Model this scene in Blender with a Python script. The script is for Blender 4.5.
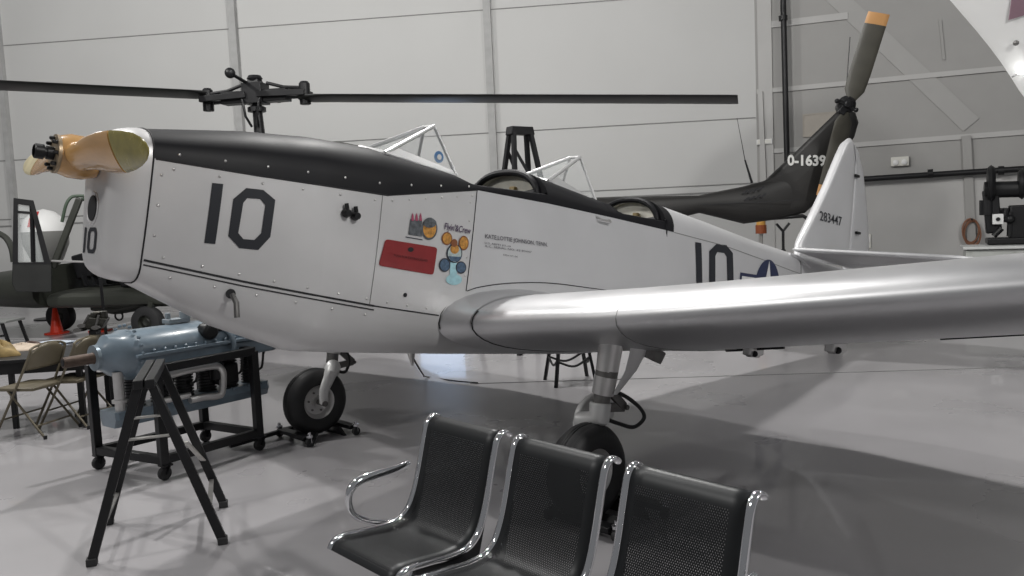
import bpy, bmesh, math, random
import numpy as np
from mathutils import Vector, Matrix, Euler
random.seed(7)
S = bpy.context.scene
COL = S.collection
for o in list(bpy.data.objects): bpy.data.objects.remove(o)

# ------------------------------------------------------------------ camera
FPX, CAMH, NAD, ROLL = 800.0, 1.6, 9500.0, 0.045
pit = FPX / NAD
c_, s_ = math.cos(ROLL), math.sin(ROLL)
fw = Vector((0, math.cos(pit), -math.sin(pit)))
dn = Vector((0, -math.sin(pit), -math.cos(pit)))
rt = Vector((1, 0, 0))
CR, CD = rt * c_ + dn * s_, rt * -s_ + dn * c_
CP = Vector((0, 0, CAMH))
cd = bpy.data.cameras.new('camera')
cam = bpy.data.objects.new('camera', cd); COL.objects.link(cam)
m3 = Matrix((CR, -CD, -fw)).transposed()
cam.matrix_world = Matrix.Translation(CP) @ m3.to_4x4()
cd.sensor_width = 36.0; cd.lens = FPX / 1024 * 36.0
cd.clip_start = 0.05; cd.clip_end = 200
S.camera = cam

# ------------------------------------------------------------------ world + lights + exposure
S.view_settings.view_transform = 'Standard'
S.view_settings.look = 'None'
S.view_settings.gamma = 1.0
S.view_settings.use_curve_mapping = False
S.view_settings.exposure = 0.40
W = bpy.data.worlds.new('hangar_air'); S.world = W; W.use_nodes = True
bg = W.node_tree.nodes['Background']
bg.inputs['Color'].default_value = (0.95, 0.97, 1.0, 1); bg.inputs['Strength'].default_value = 0.12

def lamp(x, y, z, e, r=0.22, col=(1, 0.985, 0.96)):
    d = bpy.data.lights.new('high_bay_lamp', 'POINT'); d.energy = e; d.shadow_soft_size = r; d.color = col
    o = bpy.data.objects.new('high_bay_lamp', d); COL.objects.link(o); o.location = (x, y, z)
    return o
lamp(-8.0, 1.0, 7.5, 700, 0.5)
lamp(-4.0, 6.0, 7.5, 480)
lamp(6.5, -1.5, 7.2, 1400, 0.3)
lamp(-8.5, 10.5, 7.5, 950)
lamp(-0.5, 8.5, 7.5, 1000)
lamp(7.0, 7.5, 7.5, 170)

# ------------------------------------------------------------------ pixel helpers (1024 x 576 frame)
def ray(x, y): return CR * ((x - 512) / FPX) + CD * ((y - 288) / FPX) + fw
def at(x, y, Y):
    d = ray(x, y); return CP + d * (Y / d.y)
def gr(x, y, z=0.0):
    d = ray(x, y); return CP + d * ((z - CAMH) / d.z)
def hit(x, y, P0, n):
    d = ray(x, y); return CP + d * ((Vector(P0) - CP).dot(n) / d.dot(n))

# ------------------------------------------------------------------ materials
MATS = {}
def mat(name, col, rough=0.5, metal=0.0, noise=0.0, nscale=8.0, bump=0.0, bscale=60.0, spec=0.5, coat=0.0, trans=0.0, alpha=1.0, emit=0.0, aniso=0.0, stretch=None):
    if name in MATS: return MATS[name]
    m = bpy.data.materials.new(name); m.use_nodes = True
    nt = m.node_tree; b = nt.nodes['Principled BSDF']
    b.inputs['Base Color'].default_value = (*col, 1)
    b.inputs['Roughness'].default_value = rough; b.inputs['Metallic'].default_value = metal
    b.inputs['Specular IOR Level'].default_value = spec
    b.inputs['Coat Weight'].default_value = coat
    b.inputs['Transmission Weight'].default_value = trans
    b.inputs['Alpha'].default_value = alpha
    if aniso: b.inputs['Anisotropic'].default_value = aniso
    if emit:
        b.inputs['Emission Color'].default_value = (*col, 1); b.inputs['Emission Strength'].default_value = emit
    tc = nt.nodes.new('ShaderNodeTexCoord'); vec = tc.outputs['Object']
    if stretch:
        mp = nt.nodes.new('ShaderNodeMapping'); mp.inputs['Scale'].default_value = stretch
        nt.links.new(vec, mp.inputs['Vector']); vec = mp.outputs['Vector']
    if noise:
        n = nt.nodes.new('ShaderNodeTexNoise'); n.inputs['Scale'].default_value = nscale; n.inputs['Detail'].default_value = 5
        nt.links.new(vec, n.inputs['Vector'])
        r = nt.nodes.new('ShaderNodeValToRGB')
        r.color_ramp.elements[0].position = 0.3; r.color_ramp.elements[1].position = 0.72
        r.color_ramp.elements[0].color = (*[c * (1 - noise) for c in col], 1)
        r.color_ramp.elements[1].color = (*[min(1, c * (1 + noise)) for c in col], 1)
        nt.links.new(n.outputs['Fac'], r.inputs['Fac']); nt.links.new(r.outputs['Color'], b.inputs['Base Color'])
        mr = nt.nodes.new('ShaderNodeMapRange'); mr.inputs['To Min'].default_value = max(0, rough - 0.06); mr.inputs['To Max'].default_value = min(1, rough + 0.08)
        nt.links.new(n.outputs['Fac'], mr.inputs['Value']); nt.links.new(mr.outputs['Result'], b.inputs['Roughness'])
    if bump:
        n2 = nt.nodes.new('ShaderNodeTexNoise'); n2.inputs['Scale'].default_value = bscale; n2.inputs['Detail'].default_value = 3
        nt.links.new(vec, n2.inputs['Vector'])
        bp = nt.nodes.new('ShaderNodeBump'); bp.inputs['Strength'].default_value = bump; bp.inputs['Distance'].default_value = 0.004
        nt.links.new(n2.outputs['Fac'], bp.inputs['Height']); nt.links.new(bp.outputs['Normal'], b.inputs['Normal'])
    MATS[name] = m; return m

M_SILVER = mat('silver_dope', (0.62, 0.62, 0.63), 0.42, 0.30, 0.03, 2.5)
M_WING = mat('silver_wing', (0.60, 0.60, 0.61), 0.40, 0.88, 0.04, 3.0)
M_COWL = mat('silver_cowl', (0.62, 0.615, 0.615), 0.40, 0.32, 0.04, 3.0)
M_ALU = mat('bare_aluminium', (0.62, 0.61, 0.60), 0.35, 0.8, 0.06, 14.0)
M_DARKALU = mat('worn_steel', (0.17, 0.165, 0.16), 0.45, 0.7, 0.15, 30.0)
M_CHROME = mat('chrome', (0.82, 0.82, 0.84), 0.09, 1.0)
M_BLACK = mat('satin_black', (0.008, 0.008, 0.009), 0.42, 0.0, 0.1, 6.0, spec=0.35)
M_GLARE = mat('antiglare_black', (0.008, 0.008, 0.010), 0.5, 0.0, 0.12, 5.0, spec=0.22)
M_INK = mat('black_marking', (0.012, 0.014, 0.02), 0.55)
M_SEAM = mat('seam_black', (0.01, 0.01, 0.012), 0.7)
M_RUBBER = mat('tyre_rubber', (0.02, 0.02, 0.021), 0.62, 0, 0.15, 20)
M_HOSE = mat('hose_rubber', (0.012, 0.012, 0.012), 0.5)
M_GLASS = mat('clear_acrylic', (0.85, 0.9, 0.9), 0.05, 0.0, alpha=0.16, spec=0.6)
M_CREAM = mat('cream_interior', (0.72, 0.70, 0.62), 0.6, 0, 0.1, 12)
M_WHITE = mat('white_paint', (0.72, 0.72, 0.71), 0.45)
M_WOOD = mat('varnished_wood', (0.58, 0.33, 0.125), 0.22, 0.0, 0.22, 7.0, coat=0.6, stretch=(1, .3, 1))
M_YTIP = mat('faded_yellow_paint', (0.26, 0.22, 0.045), 0.25, 0, 0.2, 14, coat=0.5)
M_PALE = mat('pale_wood', (0.66, 0.58, 0.36), 0.35, 0, 0.15, 9)
M_RED = mat('red_flap', (0.24, 0.018, 0.02), 0.4, 0, 0.1, 12)
M_NAVY = mat('navy_blue', (0.012, 0.02, 0.07), 0.45)
M_OLIVE = mat('olive_drab', (0.026, 0.028, 0.022), 0.5, 0, 0.15, 3.0)
M_OLIVE2 = mat('dark_olive_grey', (0.013, 0.012, 0.011), 0.5, 0, 0.18, 2.0)
M_BLADE = mat('blade_dark_grey', (0.018, 0.018, 0.018), 0.42, 0, 0.1, 2)
M_TRB = mat('tail_blade_olive', (0.045, 0.042, 0.032), 0.5, 0, 0.15, 5)
M_ORANGE = mat('orange_tip', (0.44, 0.23, 0.085), 0.5)
M_CONE = mat('cone_orange', (0.80, 0.045, 0.012), 0.45)
M_BLUE = mat('engine_grey_blue', (0.165, 0.215, 0.26), 0.3, 0.0, 0.12, 12, coat=0.35)
M_FRAME = mat('black_steel_tube', (0.007, 0.007, 0.008), 0.4, 0, 0.15, 15, spec=0.4)
M_TAN = mat('tan_chair_enamel', (0.135, 0.115, 0.078), 0.42, 0.1, 0.08, 12)
M_PIPE = mat('galvanised_pipe', (0.42, 0.41, 0.39), 0.4, 0.6, 0.2, 20)
M_CLEARWHITE = mat('off_white_plastic', (0.66, 0.65, 0.60), 0.5)

# ------------------------------------------------------------------ mesh builder
class MB:
    def __init__(s): s.v = []; s.f = []; s.uv = None
    def add(s, vs, fs, Mx=None):
        o = len(s.v)
        s.v += [tuple(Mx @ Vector(v)) if Mx is not None else tuple(v) for v in vs]
        s.f += [tuple(i + o for i in f) for f in fs]; return s
    def box(s, c, d, R=None, taper=None):
        x, y, z = d[0] / 2, d[1] / 2, d[2] / 2
        t = taper or (1, 1)
        vs = [Vector((a * x * (t[0] if k > 0 else 1), b * y * (t[1] if k > 0 else 1), k * z)) for k in (-1, 1) for b in (-1, 1) for a in (-1, 1)]
        if R is not None: vs = [R @ v for v in vs]
        return s.add([v + Vector(c) for v in vs], [(0, 2, 3, 1), (4, 5, 7, 6), (0, 1, 5, 4), (1, 3, 7, 5), (3, 2, 6, 7), (2, 0, 4, 6)])
    def bar(s, a, b, w, h=None, up=(0, 0, 1)):
        a, b = Vector(a), Vector(b); h = h or w
        z = (b - a); L = z.length; z.normalize()
        u = Vector(up)
        if abs(u.dot(z)) > .98: u = Vector((1, 0, 0))
        x = u.cross(z).normalized(); y = z.cross(x)
        R = Matrix((x, y, z)).transposed()
        return s.box((a + b) / 2, (w, h, L), R)
    def tube(s, pts, r, n=10, closed=False, caps=True):
        P = [Vector(p) for p in pts]; N = len(P)
        rs = r if isinstance(r, (list, tuple)) else [r] * N
        rings = []; prev = None
        for i in range(N):
            if closed: t = P[(i + 1) % N] - P[i - 1]
            else: t = P[min(i + 1, N - 1)] - P[max(i - 1, 0)]
            t.normalize()
            if prev is None:
                u = Vector((0, 0, 1)) if abs(t.z) < .9 else Vector((1, 0, 0))
                x = u.cross(t).normalized()
            else:
                x = (prev - t * prev.dot(t)).normalized()
            prev = x; y = t.cross(x)
            rings.append([P[i] + (x * math.cos(2 * math.pi * k / n) + y * math.sin(2 * math.pi * k / n)) * rs[i] for k in range(n)])
        return s.loft(rings, ring_closed=True, caps=caps and not closed, path_closed=closed)
    def loft(s, rings, ring_closed=True, caps=True, path_closed=False):
        n = len(rings[0]); N = len(rings); o = len(s.v)
        for r in rings: s.v += [tuple(p) for p in r]
        K = n if ring_closed else n - 1
        for i in range(N if path_closed else N - 1):
            j = (i + 1) % N
            for k in range(K):
                l = (k + 1) % n
                s.f.append((o + i * n + k, o + i * n + l, o + j * n + l, o + j * n + k))
        if caps and ring_closed and not path_closed:
            s.f.append(tuple(o + k for k in reversed(range(n)))); s.f.append(tuple(o + (N - 1) * n + k for k in range(n)))
        return s
    def lathe(s, prof, n=24, Mx=None, caps=True):
        # profile (r, z) about local z
        rings = [[Vector((r * math.cos(2 * math.pi * k / n), r * math.sin(2 * math.pi * k / n), z)) for k in range(n)] for r, z in prof]
        if Mx is not None: rings = [[Mx @ p for p in r] for r in rings]
        return s.loft(rings, True, caps)
    def prism(s, poly, h, Mx=None):
        n = len(poly)
        vs = [Vector((p[0], p[1], -h / 2)) for p in poly] + [Vector((p[0], p[1], h / 2)) for p in poly]
        fs = [tuple(reversed(range(n))), tuple(range(n, 2 * n))] + [(i, (i + 1) % n, (i + 1) % n + n, i + n) for i in range(n)]
        return s.add(vs, fs, Mx)
    def frame(s, outer, inner, h, Mx=None):
        n = len(outer)
        vs = [Vector((p[0], p[1], z)) for z in (-h / 2, h / 2) for q in (outer, inner) for p in q]
        fs = []
        for i in range(n):
            j = (i + 1) % n
            fs += [(i, n + i, n + j, j), (2 * n + i, 2 * n + j, 3 * n + j, 3 * n + i), (i, j, 2 * n + j, 2 * n + i), (n + i, 3 * n + i, 3 * n + j, n + j)]
        return s.add(vs, fs, Mx)
    def sphere(s, c, r, n=16, sc=(1, 1, 1)):
        pr = [(max(1e-4, r * math.sin(math.pi * i / n)), -r * math.cos(math.pi * i / n)) for i in range(n + 1)]
        return s.lathe(pr, n * 2, Matrix.Translation(c) @ Matrix.Diagonal((*sc, 1)), caps=False)
    def build(s, name, m, parent=None, smooth=True, bevel=0.0, angle=35, sub=0):
        me = bpy.data.meshes.new(name); me.from_pydata(s.v, [], s.f); me.update()
        bm = bmesh.new(); bm.from_mesh(me); bmesh.ops.remove_doubles(bm, verts=bm.verts, dist=1e-5)
        bmesh.ops.recalc_face_normals(bm, faces=bm.faces); bm.to_mesh(me); bm.free()
        me.materials.append(m)
        o = bpy.data.objects.new(name, me); COL.objects.link(o)
        if smooth:
            for p in me.polygons: p.use_smooth = True
            me.set_sharp_from_angle(angle=math.radians(angle))
        if bevel:
            b = o.modifiers.new('bevel', 'BEVEL'); b.width = bevel; b.segments = 2; b.limit_method = 'ANGLE'; b.angle_limit = math.radians(40)
        if sub:
            b = o.modifiers.new('sub', 'SUBSURF'); b.levels = sub; b.render_levels = sub
        if parent is not None: o.parent = parent
        return o

def tag(o, label, cat, group=None, kind=None):
    if label: o['label'] = label
    if cat: o['category'] = cat
    if group: o['group'] = group
    if kind: o['kind'] = kind
    return o
def thing(name, label, cat, loc=(0, 0, 0), Mx=None, group=None):
    o = bpy.data.objects.new(name, None); COL.objects.link(o)
    o.empty_display_size = 0.1
    if Mx is not None: o.matrix_world = Mx
    else: o.location = loc
    return tag(o, label, cat, group)
def struct(mb, name, m, label=None, **k):
    o = mb.build(name, m, None, **k); o['kind'] = 'structure'
    if label: o['label'] = label
    return o
def lab(o, t): o['label'] = t; return o
def dup(src, parent, loc=None, Mx=None):
    o = src.copy(); COL.objects.link(o); o.parent = parent
    if loc is not None: o.location = loc
    if Mx is not None: o.matrix_local = Mx
    return o
def copytree(root, loc, rotz=None):
    r = root.copy(); COL.objects.link(r); r.location = loc
    if rotz is not None: r.rotation_euler = (0, 0, rotz)
    for ch in list(root.children):
        c = ch.copy(); COL.objects.link(c); c.parent = r
        for g in list(ch.children):
            d = g.copy(); COL.objects.link(d); d.parent = c
    return r
def frameM(o, x, y, z): # matrix from origin + axes
    R = Matrix((Vector(x), Vector(y), Vector(z))).transposed().to_4x4()
    return Matrix.Translation(o) @ R
def text_mesh(body, size, sx=1.0, shear=0.0, bold=0.0):
    cu = bpy.data.curves.new('t', 'FONT'); cu.body = body; cu.size = size; cu.resolution_u = 3; cu.offset = bold; cu.shear = shear
    o = bpy.data.objects.new('t', cu); COL.objects.link(o)
    dg = bpy.context.evaluated_depsgraph_get(); dg.update()
    me = bpy.data.meshes.new_from_object(o.evaluated_get(dg))
    V = [(v.co.x * sx, v.co.y) for v in me.vertices]; F = [tuple(p.vertices) for p in me.polygons]
    bpy.data.objects.remove(o); bpy.data.meshes.remove(me)
    return V, F
def smoothpath(pts, n=6):
    # Catmull-Rom
    P = [Vector(p) for p in pts]; out = []
    for i in range(len(P) - 1):
        p0 = P[max(0, i - 1)]; p1 = P[i]; p2 = P[i + 1]; p3 = P[min(len(P) - 1, i + 2)]
        for k in range(n):
            t = k / n
            out.append(0.5 * ((2 * p1) + (p2 - p0) * t + (2 * p0 - 5 * p1 + 4 * p2 - p3) * t * t + (-p0 + 3 * p1 - 3 * p2 + p3) * t ** 3))
    out.append(P[-1]); return out

# ================================================================== SETTING
def m_floor():
    m = mat('epoxy_floor', (0.345, 0.335, 0.345), 0.28, 0.0, 0.10, 0.9, coat=0.25)
    return m
fl = MB(); fl.add([(-26, -12, 0), (26, -12, 0), (26, 24, 0), (-26, 24, 0)], [(0, 1, 2, 3)])
struct(fl, 'floor', m_floor(), 'grey glossy painted concrete hangar floor', smooth=False)

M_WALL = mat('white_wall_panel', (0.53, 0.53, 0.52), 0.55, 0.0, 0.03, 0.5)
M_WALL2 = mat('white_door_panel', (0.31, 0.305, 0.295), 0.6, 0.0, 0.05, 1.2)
# far wall, nearer at the right
wA = Vector((-16.0, 20.6, 0)); wB = at(757, 150, 18.2); wB.z = 0
wd = (wB - wA).normalized(); wn = Vector((wd.y, -wd.x, 0))
HW = 10.5
def wallbox(a, b, z0, z1, th, back):
    d = (b - a).normalized(); n = Vector((d.y, -d.x, 0))
    if n.y > 0: n = -n
    mb = MB(); p = [a, b, b - n * th, a - n * th]
    if back == 0: p = [a, b, b + n * th, a + n * th]
    mb.add([Vector((q.x, q.y, z)) for z in (z0, z1) for q in p], [(0, 1, 5, 4), (1, 2, 6, 5), (2, 3, 7, 6), (3, 0, 4, 7), (0, 3, 2, 1), (4, 5, 6, 7)])
    return mb
struct(wallbox(wA, wB, 0, HW, 0.2, 1), 'wall_back', M_WALL, 'white panelled far hangar wall', smooth=False)
# right-hand wall turns towards the viewer
w2d = Vector((1, -0.50, 0)).normalized(); wC = wB + w2d * 14
w2n = Vector((w2d.y, -w2d.x, 0))
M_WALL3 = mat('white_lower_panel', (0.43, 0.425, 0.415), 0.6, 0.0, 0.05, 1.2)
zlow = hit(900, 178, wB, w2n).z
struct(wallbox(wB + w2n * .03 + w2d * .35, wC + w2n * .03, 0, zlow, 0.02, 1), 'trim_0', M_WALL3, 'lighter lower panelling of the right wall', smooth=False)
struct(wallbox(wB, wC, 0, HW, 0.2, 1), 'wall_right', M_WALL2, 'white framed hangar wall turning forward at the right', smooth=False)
wL0 = Vector((-16.0, -8, 0))
def onwall(px, py): return hit(px, py, wA, wn)
def onwall2(px, py): return hit(px, py, wB, w2n)
M_LINE = mat('panel_joint', (0.24, 0.24, 0.235), 0.7)
M_COLM = mat('wall_column_grey', (0.38, 0.38, 0.375), 0.6, 0, 0.1, 5)
# horizontal panel joints
k = 0
for (a, b) in (((5, 48), (585, 0)), ((359, 142), (745, 116.5)), ((597, 192), (748, 182))):
    p, q = onwall(*a), onwall(*b); zc = (p.z + q.z) / 2
    k += 1
    p2 = wA + wd * 0.5; q2 = wB - wd * 0.02
    o = MB().bar(Vector((p2.x, p2.y, zc)) + wn * 0.012, Vector((q2.x, q2.y, zc)) + wn * 0.012, 0.02, 0.018)
    struct(o, 'trim_%d' % k, M_LINE, 'thin dark horizontal joint on the far wall')
p = onwall(30, 225)
k += 1
struct(MB().bar(Vector((wA.x, wA.y, p.z)) + wn * .012, Vector((wB.x, wB.y, p.z)) + wn * .012, 0.03, 0.03), 'trim_%d' % k, M_LINE)
for px0, py0, w in ((8, 120, 0.14), (239, 90, 0.17), (490.5, 80, 0.17)):
    p = onwall(px0, py0); k += 1
    o = MB().box((0, 0, 0), (w, 0.14, HW), Matrix((wd, -wn, Vector((0, 0, 1)))).transposed())
    ob = struct(o, 'trim_%d' % k, M_COLM, 'grey vertical steel column on the far wall', smooth=False)
    ob.location = Vector((p.x, p.y, HW / 2)) + wn * 0.07
# corner post at the start of the right wall
k += 1
p = onwall2(766, 100)
o = MB().box((0, 0, 0), (0.30, 0.06, HW), Matrix((w2d, -w2n, Vector((0, 0, 1)))).transposed())
ob = struct(o, 'trim_%d' % k, M_WALL3, 'white corner post where the far wall turns', smooth=False); ob.location = Vector((p.x, p.y, HW / 2)) + w2n * 0.03
def wallbar2(a, b, w, t, m, off=0.0):
    global k
    k += 1
    p, q = onwall2(*a), onwall2(*b)
    mb = MB().bar(p + w2n * (t / 2 + off), q + w2n * (t / 2 + off), t, w, up=w2n.cross(q - p)) if False else MB().bar(p + w2n * (t / 2 + off), q + w2n * (t / 2 + off), w, t, up=w2n)
    return struct(mb, 'trim_%d' % k, m, smooth=False)
wallbar2((762, 26), (848, 16), 0.14, 0.05, M_WALL3)
wallbar2((757, 92), (1400, 31), 0.10, 0.05, M_WALL3)
wallbar2((762, 152), (1400, 104), 0.10, 0.04, M_WALL3)
wallbar2((829, -10), (971, 125), 0.36, 0.025, mat('white_brace', (0.345, 0.34, 0.33), 0.6, 0, .05, 1.2))
wallbar2((761, 92), (765, 185), 0.10, 0.08, M_WALL3, 0.05)
wallbar2((940, 20), (944, 60), 0.05, 0.03, M_WALL2)
wallbar2((966, 136), (972, 255), 0.16, 0.10, M_WALL2)
p = wB + w2d * 0.3; q = wC
# ceiling and near closing walls are behind and above the view
k += 1

p = onwall(436, 222)
WMx = frameM(p + wn * .03, wd, -wn, (0, 0, 1))
o = MB().box((0, 0, 0), (1.1, .04, .9)).build('added_glow_pane', mat('added_blue_glow', (.55, .72, 1.0), .2, emit=1.5), None, smooth=False); o.matrix_world = WMx; o['kind'] = 'structure'  # unseen emissive pane, added to put a bluish glow on the floor
k += 1
o = MB().frame([(-.62, -.53), (.62, -.53), (.62, .53), (-.62, .53)], [(-.54, -.45), (.54, -.45), (.54, .45), (-.54, .45)], .10, Matrix.Rotation(math.pi / 2, 4, 'X')).build('trim_%d' % k, M_WHITE, None, smooth=False); o.matrix_world = WMx; o['kind'] = 'structure'  # white surround of the added pane
for a_, b_ in (((470, 384), (1100, 365)), ((-40, 338), (330, 348))):
    k += 1
    p, q = gr(*a_), gr(*b_)
    ob = struct(MB().bar(p, q, 0.004, 0.012, up=(0, 0, 1)), 'trim_%d' % k, M_LINE, smooth=False)
# ---- wall fittings
def wallpipe(name, a, b, r, m, label, cat, off=0.25, clamps=()):
    p, q = onwall2(*a), onwall2(*b)
    t = thing(name, label, cat, p)
    t.location = p
    n = w2n * off
    MB().tube([n, q - p + n], r, 12).build('pipe', m, t)
    for c in clamps:
        cc = onwall2(*c) - p
        mb = MB().tube([cc + n - (q - p).normalized() * .05, cc + n + (q - p).normalized() * .05], r * 1.5, 12)
        mb.bar(cc, cc + n, 0.05, 0.05); mb.build('clamp', m, t)
    return t
wallpipe('drain_pipe', (784, -40), (789, 165), 0.062, M_BLACK, 'black vertical pipe on white wall behind the helicopter tail', 'pipe', 0.30, ((785, 21),))
wallpipe('sprinkler_pipe', (855, 180), (1400, 145), 0.06, M_BLACK, 'long black horizontal pipe along the white right wall', 'pipe', 0.22, ((930, 174), (1000, 171)))
def wallbox_thing(name, px, py, w, h, d, label, cat, m):
    p = onwall2(px, py)
    t = thing(name, label, cat, Mx=frameM(p, w2d, -w2n, (0, 0, 1)))
    MB().box((0, -d / 2, 0), (w, d, h)).build('housing', m, t, bevel=0.01)
    return t
t = wallbox_thing('emergency_light', 900, 161.5, 0.34, 0.19, 0.10, 'small white box light on the right wall above the black pipe', 'light', M_CLEARWHITE)
for sx in (-.08, .08): MB().lathe([(0.045, 0), (0.055, 0.03), (0.03, 0.04)], 16, Matrix.Translation((sx, -.10, -.02)) @ Matrix.Rotation(math.pi / 2, 4, 'X')).build('lamp_head', M_WHITE, t)
t = wallbox_thing('junction_box', 765, 142, 0.34, 0.12, 0.10, 'small white electrical box low on the corner post', 'box', M_WHITE)
MB().box((0, -.105, 0), (0.28, .012, .08)).build('cover', M_CLEARWHITE, t)
t = wallbox_thing('wall_panel', 826, 124, 0.95, 0.50, 0.03, 'beige flat board on the wall behind the tail rotor hub', 'panel', mat('beige_board', (0.36, 0.33, 0.29), .6, 0, .06, 6))
MB().frame([(-.475, -.25), (.475, -.25), (.475, .25), (-.475, .25)], [(-.45, -.225), (.45, -.225), (.45, .225), (-.45, .225)], .012, Matrix.Translation((0, -.034, 0)) @ Matrix.Rotation(math.pi / 2, 4, 'X')).build('edge_strip', MATS['beige_board'], t)
t = wallbox_thing('wall_socket', 868, 241, 0.13, 0.30, 0.06, 'narrow white wall socket beside the trainer rudder', 'socket', M_CLEARWHITE)
MB().box((0, -.066, 0.03), (0.09, .012, .12)).build('cover', M_WHITE, t)

# ================================================================== TRAINER AIRPLANE
A0 = gr(318, 436); B0 = gr(597, 524)
L0 = (B0 - A0).normalized(); F0 = Vector((L0.y, -L0.x, 0)); F0 = F0 if F0.x < 0 else -F0
tl = math.radians(1.5)
L1 = L0 * math.cos(tl) - Vector((0, 0, 1)) * math.sin(tl)
U1 = F0.cross(L1); U1 = U1 if U1.z > 0 else -U1
al = math.radians(8.5)
X1 = F0 * math.cos(al) + U1 * math.sin(al); Z1 = -F0 * math.sin(al) + U1 * math.cos(al)
PMX = frameM((A0 + B0) / 2, X1, L1, Z1); PINV = PMX.inverted()
plane = thing('trainer_airplane', 'silver low-wing trainer airplane with black nose decking, two open cockpits and number 10', 'airplane', Mx=PMX)
def pl(px, py, l):   # pixel -> airplane frame on the plane y = l
    return PINV @ hit(px, py, PMX @ Vector((0, l, 0)), L1)

#           s     top   brk   low   bot   hwB   hwL
ST = [(1.97, 1.845, 1.69, 1.225, 1.11, .248, .195),
      (1.50, 1.925, 1.682, 1.155, .90, .315, .29),
      (1.13, 1.965, 1.682, 1.11, .79, .36, .36),
      (0.77, 1.975, 1.682, 1.07, .785, .39, .385),
      (0.14, 1.905, 1.80, 1.02, .78, .405, .41),
      (-.48, 2.025, 1.80, 1.0, .78, .41, .41),
      (-1.10, 1.945, 1.79, .99, .78, .40, .40),
      (-1.85, 2.025, 1.775, 1.0, .81, .37, .37),
      (-2.80, 1.95, 1.745, 1.08, .93, .31, .30),
      (-3.60, 1.885, 1.69, 1.22, 1.10, .235, .22),
      (-4.55, 1.83, 1.62, 1.40, 1.32, .14, .13),
      (-5.30, 1.80, 1.60, 1.48, 1.42, .085, .08),
      (-6.30, 1.74, 1.60, 1.52, 1.48, .02, .02)]
SA = np.array(ST[::-1])
def stn(s): return [float(np.interp(s, SA[:, 0], SA[:, i])) for i in range(1, 7)]
def deck_pts(s, n=9, lift=0.0, frac0=0.0, frac1=1.0):
    top, brk, low, bot, hb, hl = stn(s); out = []
    for i in range(n):
        t = math.pi / 2 * (frac0 + (frac1 - frac0) * i / (n - 1))   # 0 at break, pi/2 at crown
        c, sn = math.cos(t), math.sin(t)
        out.append((math.copysign(abs(c) ** .85, c) * (hb + lift), brk + (top + lift - brk) * sn ** .85 if sn > 0 else brk))
    return out
def side_y(s, z):
    top, brk, low, bot, hb, hl = stn(s)
    u = (z - low) / (brk - low)
    bulge = 0.008 * max(0, 1 - (2 * u - 1) ** 2) 
    return hl + (hb - hl) * u + bulge
def belly_pts(s, n=8):
    top, brk, low, bot, hb, hl = stn(s); out = []
    for i in range(n):
        t = math.pi / 2 * i / (n - 1)
        out.append((hl * math.cos(t) ** .6 if i < n - 1 else 0.0, low + (bot - low) * math.sin(t) ** .9))
    return out
def srange(a, b, step=0.12):
    n = max(2, int(abs(b - a) / step) + 1); return list(np.linspace(a, b, n))
def band(s0, s1, kind, name, m, lift=0.0, step=0.1, parent=plane):
    mb = MB()
    ss = srange(s0, s1, step)
    extra = [r[0] for r in ST if min(s0, s1) < r[0] < max(s0, s1)]
    ss = sorted(set([round(x, 4) for x in ss + extra]), reverse=True)
    if kind == 'side':
        for sg in (1, -1):
            rings = []
            for s in ss:
                top, brk, low, *_ = stn(s)
                rings.append([Vector((s, sg * (side_y(s, low + (brk - low) * u) + lift), low + (brk - low) * u)) for u in np.linspace(0, 1, 7)])
            mb.loft(rings, False, False)
    elif kind == 'deck':
        rings = []
        for s in ss:
            d = deck_pts(s, 11, lift)
            rings.append([Vector((s, y, z)) for y, z in d] + [Vector((s, -y, z)) for y, z in d[::-1][1:]])
        mb.loft(rings, False, False)
    elif kind == 'belly':
        rings = []
        for s in ss:
            d = belly_pts(s)
            rings.append([Vector((s, y, z)) for y, z in d] + [Vector((s, -y, z)) for y, z in d[::-1][1:]])
        mb.loft(rings, False, False)
    return mb.build(name, m, parent, angle=50)
band(0.14, -6.3, 'side', 'fuselage_side', M_SILVER)
band(0.80, 0.14, 'side', 'sticker_panel', M_COWL)
band(1.97, 0.80, 'side', 'cowling_side', M_COWL)
band(1.97, 0.14, 'belly', 'lower_cowling', M_COWL)
band(0.14, -6.3, 'belly', 'fuselage_belly', M_SILVER)
band(1.97, 0.30, 'deck', 'nose_decking', M_GLARE)
band(-1.86, -6.3, 'deck', 'turtle_deck', M_SILVER)
band(-0.47, -1.12, 'deck', 'centre_decking', M_GLARE)
# cockpit rails (deck reduced to its edge beside each opening)
def rails(s0, s1, name, lowf):
    mb = MB()
    for sg in (1, -1):
        rings = []
        N = 13
        for i, s in enumerate(np.linspace(s0, s1, N)):
            u = i / (N - 1)
            fr = lowf + (1 - lowf) * 0.0
            e = min(u, 1 - u) * 2
            f1 = 0.13 + 0.5 * max(0, (0.20 - u) / 0.20) ** 1.3
            d = deck_pts(s, 7, 0, 0, f1)
            rings.append([Vector((s, sg * y, z)) for y, z in d] + [Vector((s, sg * (d[-1][0] - .03), d[-1][1] + .008)), Vector((s, sg * (d[-1][0] - .045), d[-1][1] - .02)), Vector((s, sg * (d[-1][0] - .05), d[-1][1] - .12))])
        mb.loft(rings, False, False)
    return mb.build(name, M_GLARE, plane, angle=50)
rails(0.30, -0.47, 'cockpit_rail', .3)
rails(-1.12, -1.86, 'cockpit_rail', .3)
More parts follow.
